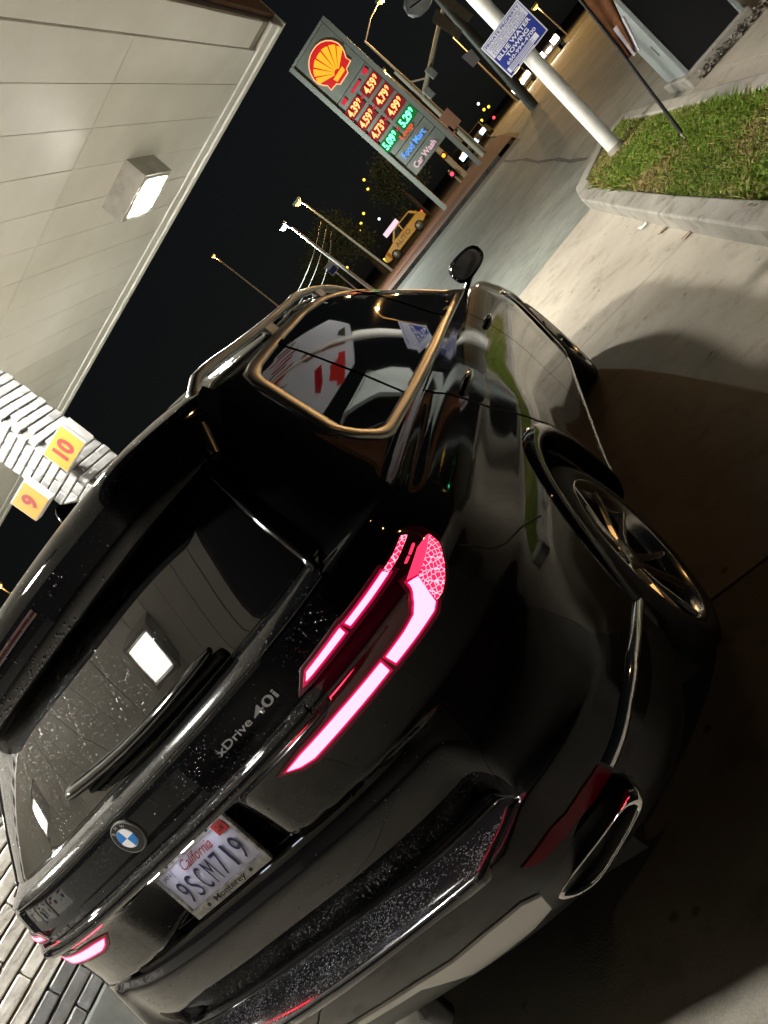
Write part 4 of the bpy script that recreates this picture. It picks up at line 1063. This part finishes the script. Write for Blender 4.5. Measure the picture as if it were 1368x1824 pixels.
tt('UNAUTHORIZED OR IMPROPERLY', .148, .50, .022, 'blue_ink'); tt('PARKED VEHICLES WILL BE', .119, .46, .022, 'blue_ink'); tt('IMPOUNDED 24 HOURS A DAY', .090, .49, .022, 'blue_ink'); tt('AT OWNERS RISK & EXPENSE', .062, .49, .022, 'blue_ink')
tt('BLUE WATER', .010, .50, .048, 'sign_white', .03); tt('TOWING', -.050, .33, .046, 'sign_white', .03); tt('650-994-4700', -.105, .44, .038, 'sign_white', .02)
trect('white_panel', -TW/2+.03, -.196, TW/2-.10, -.136, 'sign_white', .0042)
for k in range(4): trect('fine_print', -.235, -.147-.013*k, .10+.03*(k % 2), -.141-.013*k, 'blue_ink', .0055)
trect('fine_print', -.23, -.215, -.16, -.205, 'sign_white', .0055); trect('fine_print', -.14, -.215, .10, -.205, 'sign_white', .0055)
# board on top of the same post, above the picture (seen mirrored in the car windows)
brd = empty('promotion_board', (2.64, 7.70, 3.72)); tag(brd, 'large white car wash board on top of the white post', 'sign')
poly_plate('board_panel', smooth_poly(rect(-.62, -.50, .62, 1.0), 1), 'sign_white', brd, Z0, ex, ez, 0, .05)
poly_plate('red_picture', [(.10, -.36), (.45, -.36), (.45, -.26), (.40, -.25), (.36, -.14), (.22, -.14), (.17, -.25), (.10, -.27)], 'sticker_red', brd, Z0, ex, ez, .004, .003)
poly_plate('red_picture', [(.18, -.05), (.42, -.05), (.38, .03), (.22, .03)], 'plate_red', brd, Z0, ex, ez, .004, .003)
poly_plate('painted_stroke', [(-.08, -.40), (.0, -.38), (.05, .16), (-.04, .30), (-.12, .22), (-.02, .1)], 'brown_sign', brd, Z0, ex, ez, .004, .003)
poly_plate('painted_stroke', [(-.30, -.42), (-.12, -.40), (-.16, -.28), (-.26, -.30)], 'leaf_dark', brd, Z0, ex, ez, .004, .003)
for k in range(9):
    a = -.56+.10*k*.9; b = .42+.07*math.sin(2.1*k); poly_plate('painted_stroke', [(a, b), (a+.05, b+.02), (a+.10, b+.26+.06*(k % 3)), (a+.06, b+.28)], 'plate_red' if k % 4 else 'brown_sign', brd, Z0, ex, ez, .004, .003)
# feather flag on its thin black pole
fl = empty('feather_flag', (2.61, 5.17, g(5.17)+.10)); tag(fl, 'brown and white feather flag on a thin black pole in the grass', 'flag')
MB().tube([(0, 0, .03), (.05, 0, .45), (.115, 0, 1.0), (.165, 0, 1.5), (.26, 0, 2.4), (.40, 0, 3.2)], [.016, .015, .013, .012, .010, .008], 10).build('flag_pole', 'black_matte', fl)
MB().tube([(-.002, 0, -.06), (.012, 0, .14)], .019, 10).build('ground_spike', 'chrome', fl)
MB().tube([(-.06, -.01, .11), (-.03, -.005, .03)], .008, 8).build('spike_foot', 'chrome', fl)
def cloth(name, mat, z0, z1, wf, w0=0.0):
    mb = MB(); vs = []; nz, nw = 26, 9
    for i in range(nz+1):
        z = z0+(z1-z0)*i/nz; xp = float(np.interp(z, [0, .45, 1.0, 1.5, 2.4, 3.2], [0, .05, .115, .165, .26, .40]))
        for j in range(nw+1):
            u = j/nw; w = wf(z); vs.append((xp+.012+w0+u*w, .03*math.sin(7*z+3*u)*u+.025*math.sin(11*u+2*z)*u, z))
    mb.add(vs, [(i*(nw+1)+j, i*(nw+1)+j+1, (i+1)*(nw+1)+j+1, (i+1)*(nw+1)+j) for i in range(nz) for j in range(nw)], True); mb.build(name, mat, fl)
cloth('flag_cloth', 'flag_cloth', .88, 3.1, lambda z: .05+.40*min(1, max(0, z-.78)/1.5)**1.1*(1 if z < 2.6 else max(.1, (3.2-z)/.6)))
cloth('flag_tip', 'flag_white', .86, 1.13, lambda z: .07+.045*min(1, max(0, (z-.86)/.25)), .04)
# grey cabinet with a dark front, by the pavement
cb = empty('roadside_cabinet', (3.40, 7.55, g(7.6))); tag(cb, 'tall grey cabinet with a dark front panel behind the planter', 'cabinet')
box('side_panel', (.02, .48, 1.45), (.05, .95, 2.9), 'cabinet_grey', cb, 0, .006); box('side_panel', (.745, .48, 1.45), (.05, .95, 2.9), 'cabinet_grey', cb, 0, .006)
box('front_panel', (.385, .05, 1.5), (.66, .04, 2.8), 'cabinet_dark', cb); box('base_block', (.36, .42, .06), (.85, 1.1, .16), 'kerb_concrete', cb, 0, .02)
box('top_panel', (.385, .48, 2.93), (.80, .98, .06), 'cabinet_grey', cb, 0, .006); box('hinge', (-.012, .22, .55), (.02, .03, .14), 'grey_metal', cb, 0, .003)
# litter mound of dead leaves and rubble along the cabinet's foot
rm = MB()
for k in range(520):
    x = rng.uniform(3.42, 4.7); y = 7.42+rng.normal(0, .05)-.05*(x-3.4); r = rng.uniform(.012, .04)
    bmv = [V((rng.uniform(-1, 1), rng.uniform(-1, 1), rng.uniform(-.6, .8)))*r for _ in range(5)]; z = g(y)+.02+abs(rng.normal(0, .03))
    rm.add([(x+q.x, y+q.y, z+q.z) for q in bmv], [(0, 1, 2), (0, 2, 3), (0, 3, 4), (1, 2, 4), (2, 3, 4)])
tag(rm.build('leaf_litter', 'rubble'), 'dry leaf litter and rubble along the foot of the cabinet', 'litter', kind='stuff')
# scraps on the concrete
def scrap(name, p, size, mat, label, cat, seed):
    r = np.random.default_rng(seed); n = 9; vs = []
    for k in range(n):
        a = 2*math.pi*k/n; q = size*(.6+.5*r.random()); vs.append((p[0]+math.cos(a)*q, p[1]+math.sin(a)*q*.7, g(p[1])+.006+.5*size*abs(r.normal(0, .35))))
    vs.append((p[0], p[1], g(p[1])+.4*size)); o = MB().add(vs, [(k, (k+1) % n, n) for k in range(n)]).build(name, mat); tag(o, label, cat)
scrap('paper_scrap', (1.90, 4.85, 0), .05, 'litter_paper', 'crumpled white paper scrap on the concrete against the kerb', 'litter', 3)
scrap('dead_leaf', (1.94, 4.3, 0), .045, 'dry_leaf', 'curled brown leaf on the concrete near the paper scrap', 'leaf', 4)
scrap('dead_leaf', (1.98, 3.72, 0), .055, 'dry_leaf', 'larger orange brown leaf lying on the slab joint by the kerb', 'leaf', 5)

# ------------------------------------------------------------------ price sign
SY = 32.6; SZ = 1.46
ps = empty('price_sign', (-.20, SY, SZ)); tag(ps, 'tall grey fuel price sign with red and yellow shell emblem', 'price sign')
SW = 2.42; TOP = 8.62; BOT = 1.95
box('sign_post', (-SW/2+.09, 0, TOP/2), (.20, .34, TOP), 'sign_frame', ps); box('sign_post', (SW/2-.09, 0, TOP/2), (.20, .34, TOP), 'sign_frame', ps)
box('top_cap', (0, 0, TOP-.04), (SW-.42, .32, .10), 'sign_frame', ps)
F = V((0, -.16, 0)); IW = SW-.40
def panel(name, z0, z1): box(name, (0, .02, (z0+z1)/2), (IW-.012, .26, z1-z0-.03), 'sign_face', ps, 0, .01)
panel('emblem_panel', 6.30, TOP-.1); panel('price_panel', 3.16, 6.30); panel('lower_panel', 2.55, 3.16); panel('lower_panel', BOT, 2.55)
pd = .13
def pp(name, poly, mat, d): return poly_plate(name, poly, mat, ps, V((0, 0, 0)), ex, ez, d, .02)
def scallop(s, cx, cz):
    half = [(.0, .90), (.22, .88), (.43, .80), (.62, .66), (.77, .46), (.86, .22), (.86, -.02), (.78, -.22), (.66, -.40), (.70, -.62), (.36, -.66), (.28, -.80), (0, -.80)]
    return [(cx+a*s, cz+b*s) for a, b in half]+[(cx-a*s, cz+b*s) for a, b in half[-2:0:-1]]
ecx, ecz = .0, 7.40
pp('emblem_edge', scallop(.98, ecx, ecz), 'pecten_edge', pd+.015); pp('emblem_field', scallop(.93, ecx, ecz), 'pecten_red', pd+.03)
foot = (ecx, ecz-.46)
for k in range(7):
    a0 = R(90-66+132*k/7+1.6); a1 = R(90-66+132*(k+1)/7-1.6); rr_ = [1.18, 1.22, 1.20, 1.17, 1.20, 1.22, 1.18][k]*.93
    pts = [(foot[0]+math.cos(a0)*.16, foot[1]+math.sin(a0)*.16)]+[(foot[0]+math.cos(a)*rr_*(.80+.17*math.sin(a)**2), foot[1]+math.sin(a)*rr_*(.80+.17*math.sin(a)**2)) for a in (a0, (a0+a1)/2, a1)]+[(foot[0]+math.cos(a1)*.16, foot[1]+math.sin(a1)*.16)]
    pp('emblem_ray', pts, 'pecten_yellow', pd+.045)
pp('emblem_ray', [(-.30, ecz-.44), (.30, ecz-.44), (.26, ecz-.62), (-.26, ecz-.62)], 'pecten_yellow', pd+.05)
LEFT_P = ['4.39', '4.59', '4.73', '5.09']; RIGHT_P = ['4.59', '4.79', '4.99', '5.29']
for i in range(4):
    z = 5.62-.64*i-.0; mat = 'price_green' if i == 3 else 'price_red'
    for txt, x in ((LEFT_P[i], -.58), (RIGHT_P[i], .52)):
        xx = x+.04*0
        poly_plate('price_halo', rect(xx-.46, z-.25, xx+.46, z+.25), 'halo_green' if i == 3 else 'halo_red', ps, Z0, ex, ez, pd+.005, .02)  # glowing panel painted in as the halo of the digits
        text('price_digits', txt, mat, ps, (xx-.06, -pd-.03, z), ex, ez, w=.60, h=.34, depth=0, bold=.03)
        text('price_fraction', '9', mat, ps, (xx+.33, -pd-.03, z+.06), ex, ez, w=.11, h=.22, depth=0, bold=.02)
    poly_plate('grade_bar', rect(-.12, z-.03+.10*(i == 3)*0, .06, z+.05), 'header_red', ps, Z0, ex, ez, pd+.01, .02)
for a, b in ((-.78, -.52), (-.22, .34), (.62, .86)): poly_plate('header_bar', rect(a, 6.03, b, 6.13+.08*(a != -.22)), 'header_red', ps, Z0, ex, ez, pd+.01, .02)
text('sign_lettering', 'Loop', 'loop_orange', ps, (.12, -pd-.02, 3.36), ex, ez, w=.72, h=.28, depth=0, bold=.03)
text('sign_lettering', 'Food Mart', 'mart_blue', ps, (-.04, -pd-.03, 2.86), ex, ez, w=1.35, h=.27, depth=0, bold=.02)
text('sign_lettering', 'Car Wash', 'wash_white', ps, (-.04, -pd-.03, 2.24), ex, ez, w=1.30, h=.26, depth=0, bold=.02)

# ------------------------------------------------------------------ street lamps, poles, signals, wires
def street_lamp(label, base, top, arm, mat, col, energy, r=.085, head=.27, polemat='tan_metal', blend=None):
    t = empty('street_lamp', base); tag(t, label, 'street lamp', 'street lamps along the road'); b = V(base)
    MB().tube([(0, 0, 0), V(top)-b], [r, r*.6], 10).build('lamp_pole', polemat, t)
    p = V(arm)-b; q = V(top)-b
    MB().tube([q-V((0, 0, .05)), q.lerp(p, .5)+V((0, 0, .12)), p], r*.45, 8).build('lamp_arm', polemat, t)
    MB().box(p+V((0, 0, .05)), (head*2.0, head*1.4, head*.6)).build('lamp_head', 'grey_metal', t, .02)
    ball('lamp_globe', p-V((0, 0, .06)), head*.75, mat, t, (1.1, 1, .7)); lamp_light('lamp_glow', p-V((0, 0, .3)), col, energy, t)
SOD = (1.0, .55, .18)
street_lamp('orange street lamp on a tall tan pole left of the yellow car', (-6.6, 42.2, 1.7), (-6.95, 42.0, 8.0), (-7.15, 42.0, 8.35), 'sodium', SOD, 900)
street_lamp('cool white lamp on a pale pole above the windshield', (-5.5, 30.0, 1.2), (-5.75, 30.0, 6.1), (-5.96, 30.0, 6.42), 'cool_led', (.85, 1.0, .92), 3500, .09, .2, 'white_pole')
street_lamp('faint far orange lamp near the canopy edge', (-17.6, 58.0, 2.0), (-17.9, 58.0, 13.6), (-17.95, 58.0, 13.9), 'sodium', SOD, 500, .10, .2)
street_lamp('orange lamp on a bent arm above the price sign', (1.4, 40.0, 1.7), (1.33, 40.0, 9.7), (3.15, 40.0, 10.15), 'sodium', SOD, 700)
street_lamp('orange lamp just right of the price sign top', (.75, 60.0, 2.2), (.70, 60.0, 11.0), (.60, 60.0, 11.35), 'sodium', SOD, 700)
street_lamp('small amber lamp above the towing sign corner', (10.4, 60.0, 2.5), (10.3, 60.0, 5.2), (10.2, 60.0, 5.4), 'town_amber', SOD, 200, .06, .25)
street_lamp('low orange lamp at the far left edge of the picture', (-42.2, 40.0, 1.5), (-42.2, 40.0, 9.9), (-42.18, 40.0, 10.2), 'sodium', SOD, 150)
# extra light of the street further right, from the same kind of lamp
street_lamp('orange street lamp beyond the towing sign over the street', (9.6, 44.0, 2.0), (9.5, 44.0, 8.6), (8.2, 44.0, 9.0), 'sodium', SOD, 1300)
street_lamp('added orange street lamp lighting the far street behind the towing sign', (5.6, 66.0, 2.4), (5.7, 66.0, 9.4), (7.4, 66.0, 9.8), 'sodium', SOD, 3500)  # lamp added to brighten the orange street
street_lamp('orange street lamp across the street to the right, out of the picture', (17.5, 7.0, g(7)), (17.4, 7.0, 8.8), (16.0, 7.0, 9.2), 'sodium', SOD, 260)
sg = empty('signal_mast', (1.25, 38.0, g(38))); tag(sg, 'tan traffic signal mast with a long slanting arm behind the price sign', 'signal mast')
B = V((1.25, 38.0, g(38)))
MB().tube([(0, 0, 0), V((1.29, 38, 7.4))-B], [.16, .11], 10).build('mast', 'tan_metal', sg); MB().tube([V((1.35, 38, 5.7))-B, V((3.78, 38, 6.88))-B, V((5.2, 38, 7.5))-B], [.13, .10, .08], 10).build('mast_arm', 'tan_metal', sg)
MB().tube([V((1.33, 38, 6.6))-B, V((2.0, 38, 6.05))-B], .04, 6).build('brace', 'tan_metal', sg)
box('street_sign', V((1.36, 37.75, 4.02))-B, (.62, .05, .90), 'brown_sign', sg); box('small_sign', V((.98, 37.75, 3.68))-B, (.36, .05, .42), 'brown_sign', sg)
for k, (x, z) in enumerate(((1.6, 5.55), (.8, 5.95), (2.3, 6.0))): box('signal_head', V((x, 37.8, z))-B, (.34, .3, .55), 'grey_metal', sg, 0, .03)
gp_ = empty('street_pole', (3.66, 29.5, g(29.5))); tag(gp_, 'dark grey green street pole carrying the backs of three signs', 'pole'); B = V((3.66, 29.5, g(29.5)))
MB().tube([(0, 0, 0), V((4.04, 29.5, 6.0))-B, V((4.4, 29.5, 9.5))-B], [.20, .185, .17], 14).build('pole_shaft', 'green_pole', gp_)
def backplate(a, b, c, d, mat='tan_metal'):
    q = [V(p)-B for p in (a, b, c, d)]; n = V((0, -.04, 0)); MB().add(q+[p+n for p in q], [(3, 2, 1, 0), (4, 5, 6, 7), (0, 1, 5, 4), (1, 2, 6, 5), (2, 3, 7, 6), (3, 0, 4, 7)]).build('sign_plate', mat, gp_)
backplate((3.33, 29.2, 6.04), (3.52, 29.2, 4.90), (3.80, 29.2, 5.0), (3.72, 29.2, 6.15)); backplate((3.95, 29.2, 6.35), (4.10, 29.2, 5.0), (4.38, 29.2, 4.98), (4.30, 29.2, 6.2)); backplate((3.18, 29.2, 4.48), (3.58, 29.2, 4.36), (3.53, 29.2, 3.90), (3.19, 29.2, 3.92), 'sign_white')
wt = empty('hanging_globe', (2.95, 20.0, 5.15)); tag(wt, 'white lantern globe at the top edge beside the dark street pole', 'lantern')
ball('globe', (0, 0, .12), .42, 'sign_white', wt, (1.05, .8, .8)); MB().tube([(-.28, -.28, .12), (0, -.36, .0), (.30, -.28, .1)], .02, 6).build('band', 'black_matte', wt)
# town lights on the hillside
for k, (p, m, lb) in enumerate([((-9.62, 90, 11.1), 'town_amber', 'topmost amber light on the dark hillside'), ((-10.1, 90, 10.15), 'town_amber', 'second amber light below the topmost one'), ((-12.5, 90, 8.9), 'town_amber', 'amber light on the hillside left of the yellow car roof'),
        ((-13.55, 90, 8.47), 'town_amber', 'upper of the two lowest close amber lights'), ((-14.25, 90, 8.1), 'town_amber', 'lower of the two lowest close amber lights'), ((-11.8, 90, 7.1), 'town_white', 'small greenish white light above the yellow car'), ((-18.6, 90, 6.7), 'town_amber', 'amber light just above the car roof line'),
        ((6.9, 150, 7.1), 'town_amber', 'distant amber light right of the price sign'), ((6.1, 150, 8.85), 'town_white', 'distant pale light right of the price sign'), ((6.05, 150, 7.45), 'town_amber', 'twin amber light low on the far hill'), ((4.5, 150, 6.6), 'town_amber', 'dull orange light above the far cars'), ((6.2, 150, 5.2), 'signal_red', 'tiny red light above the far cars')]):
    t = empty('hillside_lamp', (p[0], p[1], g(p[1]))); tag(t, lb, 'light', 'lights on the far hillside'); h = p[2]-g(p[1])
    MB().tube([(0, 0, 0), (0, 0, h)], .06, 6).build('lamp_pole', 'bark', t); ball('lamp_globe', (0, 0, h), .16 if p[1] < 100 else .26, m, t)
for p, m, lb in (((1.16, 45, 2.7), 'signal_red', 'small red signal beside the price sign post'), ((-.69, 45, 2.57), 'signal_red', 'small red signal seen under the price sign'), ((-.26, 45, 3.58), 'signal_orange', 'glowing orange pedestrian signal under the price sign')):
    t = empty('pedestrian_signal', (p[0], p[1]+.3, g(45))); tag(t, lb, 'signal', 'small signals beyond the price sign'); h = p[2]-g(45)
    MB().tube([(0, 0, 0), (0, 0, h+.3)], .06, 8).build('signal_post', 'tan_metal', t); box('signal_box', (0, -.12, h), (.34, .2, .36), 'black_matte', t, 0, .02); ball('signal_lens', (0, -.24, h), .11, m, t, (1, .5, 1))
wl = empty('wood_pole', (-.3, 46, g(46))); tag(wl, 'orange lit wooden utility pole beyond the price sign legs', 'pole'); MB().tube([(0, 0, 0), (.1, 0, 5.6)], [.18, .15], 10).build('pole_shaft', 'tan_metal', wl)
for k, (a, b, lb) in enumerate([((572, 395), (505, 487), 'uppermost overhead wire left of the lamps'), ((582, 402), (520, 487), 'second overhead wire left of the lamps'), ((590, 412), (545, 480), 'third overhead wire left of the lamps')]):
    def atp(px, y):
        d = CAM_F*1306.98+CAM_R*(px[0]-684)-CAM_U*(px[1]-912); return CAM+d*((y-CAM.y)/d.y)
    P, Q = atp(a, 41.5), atp(b, 26); E = Q+(Q-P)*1.2; N = 14
    pts = [P.lerp(E, i/N)-V((0, 0, .8*math.sin(math.pi*i/N))) for i in range(N+1)]
    tag(MB().tube(pts, .022, 6).build('overhead_wire', 'black_matte'), lb, 'wire', 'overhead wires')
bs = empty('parking_sign', (-5.9, 29.7, g(29.7))); tag(bs, 'small blue and white sign on the pale lamp pole', 'sign'); box('sign_plate', (.02, -.1, 2.45), (.42, .04, .5), 'sign_white', bs); box('blue_panel', (.02, -.125, 2.35), (.36, .02, .24), 'blue_ink', bs); MB().tube([(0, 0, 0), (0, 0, 2.7)], .035, 8).build('sign_post', 'white_pole', bs)
# far trees
def tree(p, h, rad, label, seed):
    r = np.random.default_rng(seed); t = empty('street_tree', p); tag(t, label, 'tree', 'dark trees beyond the road')
    tm = MB().tube([(0, 0, 0), (.1, 0, h*.3), (-.05, .1, h*.6)], [.22, .16, .08], 8)
    for k in range(5):
        a = r.random()*6.28; tm.tube([(0, 0, h*(.3+.06*k)), (math.cos(a)*rad*.6, math.sin(a)*rad*.6, h*(.55+.07*k))], [.08, .03], 6)
    tm.build('trunk', 'bark', t); vs = []; fs = []
    cl = [V((r.normal(0, rad*.42), r.normal(0, rad*.42), h*.62+r.normal(0, h*.15))) for _ in range(26)]
    for k in range(3600):
        c = cl[r.integers(0, 26)]; q = c+V(tuple(r.normal(0, rad*.17, 3))); s = r.uniform(.07, .16); u = V(tuple(r.normal(0, 1, 3))).normalized()*s; w = V(tuple(r.normal(0, 1, 3))).normalized()*s*.6; i = len(vs); vs += [q-u, q+w, q+u, q-w]; fs.append((i, i+1, i+2, i+3))
    MB().add(vs, fs).build('crown', 'leaf_dark', t)
tree((-9.6, 56, 2.1), 7.5, 2.6, 'dark street tree behind the yellow car roof', 1); tree((-4.6, 58, 2.2), 6.4, 2.2, 'dark street tree between the yellow car and the price sign', 2); tree((-14.0, 62, 2.3), 6.5, 2.6, 'dark street tree left of the tan lamp pole', 3)

# ------------------------------------------------------------------ other vehicles
def small_car(name, p, rz, mat, label, group, lit, lamp_mat='headlamp', L=4.3, W=1.75, taxi=False):
    """x forward"""
    t = empty(name, p, rz); tag(t, label, 'car', group); h = W/2
    low = [(-L/2, .42), (-L/2+.05, .80), (-L/2+.25, .95), (L/2-1.15, .98), (L/2-.25, .86), (L/2-.02, .70), (L/2, .42), (L/2-.30, .32), (-L/2+.3, .32)]
    MB().prism(low, (0, -h, 0), (1, 0, 0), (0, 0, 1), (0, 1, 0), W).build('body', mat, t, .05, 2)
    cab = [(-L/2+.18, .94), (-L/2+.55, 1.46), (-.2, 1.50), (L/2-1.75, 1.45), (L/2-1.15, .96)]
    MB().prism(cab, (0, -h+.10, 0), (1, 0, 0), (0, 0, 1), (0, 1, 0), W-.20).build('cabin', mat, t, .05, 2)
    for s in (-1, 1):
        y = s*(h-.10); d = (0, s, 0)
        MB().prism([(-L/2+.42, 1.0), (-L/2+.66, 1.38), (-.38, 1.41), (-.32, 1.0)], (0, y+s*.002, 0), (1, 0, 0), (0, 0, 1), d, .012).build('window', 'window_black', t)
        MB().prism([(-.24, 1.0), (-.28, 1.41), (L/2-1.85, 1.38), (L/2-1.38, 1.0)], (0, y+s*.002, 0), (1, 0, 0), (0, 0, 1), d, .012).build('window', 'window_black', t)
        MB().box((L/2-.03, s*(h-.30), .68), (.08, .46, .34)).build('headlight', lamp_mat if lit else 'chrome', t, .02)
        MB().box((-L/2+.02, s*(h-.22), .78), (.06, .24, .14)).build('tail_light', 'signal_red' if taxi else 'reflector_red', t, .02)
        for x in (-L/2+.78, L/2-.80):
            wm_ = MB().lathe([(-.09, .02), (-.09, .24), (-.10, .31), (-.05, .335), (.05, .335), (.10, .31), (.09, .24), (.09, .02)], 20, 'y', (x, s*(h-.08), .335)); w_ = wm_.build('wheel', 'black_rubber', t)
            MB().lathe([(s*.105, .001), (s*.108, .2), (s*.09, .22)], 16, 'y', (x, s*(h-.08), .335)).build('hub', 'wheel_grey', w_)
    MB().prism([(L/2-1.72, 1.40), (L/2-1.19, 1.0), (L/2-1.17, 1.0), (L/2-1.70, 1.42)], (0, -h+.16, 0), (1, 0, 0), (0, 0, 1), (0, 1, 0), W-.32).build('windscreen', 'window_black', t)
    return t
tx = small_car('yellow_cab', (-5.75, 49.5, g(49.5)), math.pi+R(8), 'taxi_yellow', 'yellow hatchback with a pale sign on its roof across the road', None, True, 'town_amber', 3.9, 1.7, True)
box('roof_sign', (.15, 0, 1.68), (1.30, .42, .34), 'roof_sign', tx, 0, .04); text('door_lettering', 'AUTO', 'taxi_ink', tx, (.1, .86, .68), (-1, 0, 0), (0, 0, 1), w=1.35, h=.34, depth=.006, bold=.02)
G1 = 'cars with headlights coming down the street'
c1 = small_car('oncoming_car', (8.05, 53.5, g(53.5)-.02), R(-93), 'car_dark', 'dark oncoming car whose two headlights flare beside the towing sign', G1, True)
c2 = small_car('oncoming_car', (6.4, 62.0, g(62)-.02), R(-93), 'car_grey', 'oncoming car with one headlight showing below the towing sign', G1, True)
c3 = small_car('oncoming_car', (1.9, 66.0, g(66)), R(-95), 'car_grey', 'far car with bluish headlights right of the price sign', G1, True, 'blue_headlamp')
c4 = small_car('oncoming_car', (.55, 57.0, g(57)), R(-85), 'car_dark', 'far dark car with a bluish lamp beside the sign post', G1, True, 'blue_headlamp')
for c in (c1, c2): lamp_light('headlight_beam', (2.5, 0, .7), (1, .8, .55), 260, c, .2)

# lights of the crossing to the right, outside the picture but mirrored in the car's flank
for az, el, m, lb in ((21.5, 3.6, 'signal_green', 'green traffic light mirrored in the rear flank, upper one'), (24.2, 2.6, 'signal_green', 'green traffic light mirrored low in the rear flank'), (19.6, 3.0, 'signal_green', 'green traffic light mirrored in the rear window'), (22.6, 4.6, 'town_amber', 'amber lamp mirrored high in the rear flank'), (20.5, 2.2, 'signal_red', 'red traffic light mirrored in the rear flank'), (25.5, 4.0, 'town_amber', 'amber lamp mirrored at the tail light'), (17.5, 4.2, 'town_amber', 'amber lamp mirrored in the front door')):
    x, y, z = .9+60*math.sin(R(az)), 60*math.cos(R(az)), 1.1+60*math.tan(R(el)); t = empty('traffic_light', (x, y, g(y))); tag(t, lb, 'signal', 'lights of the crossing to the right')
    MB().tube([(0, .3, 0), (0, .3, z-g(y)+.5)], .09, 8).build('signal_post', 'tan_metal', t); box('signal_box', (0, .05, z-g(y)), (.4, .3, 1.0), 'black_matte', t, 0, .03); ball('signal_lens', (0, -.14, z-g(y)), .20, m, t, (1, .5, 1))
# ------------------------------------------------------------------ shop behind the pumps (seen mirrored in the tailgate)
sh = empty('station_shop', (-15.5, -7.0, 0), R(28)); tag(sh, 'low station shop with a lit window front, mirrored in the tailgate', 'building')
box('wall', (0, -.3, 1.9), (.3, 15.0, 3.8), 'white_pole', sh); box('roof_band', (.3, -.3, 3.6), (.9, 15.4, .6), 'fascia_brown', sh, 0, .02)
for k in range(3, 6):
    y = -6.8+2.5*k; box('window', (.18, y, 1.55), (.06, 2.05, 2.1), 'store_window', sh); box('window_frame', (.22, y+1.14, 1.55), (.1, .16, 2.3), 'black_matte', sh)
    for m_ in range(14):
        c = ['plate_red', 'yellow_board', 'blue_ink', 'ink_black', 'brown_sign', 'grey_metal', 'tan_metal'][int(rng.integers(0, 7))]
        box('poster', (.225+.004*m_, y+rng.uniform(-.85, .85), rng.uniform(.6, 2.4)), (.02, rng.uniform(.12, .45), rng.uniform(.10, .5)), c, sh)
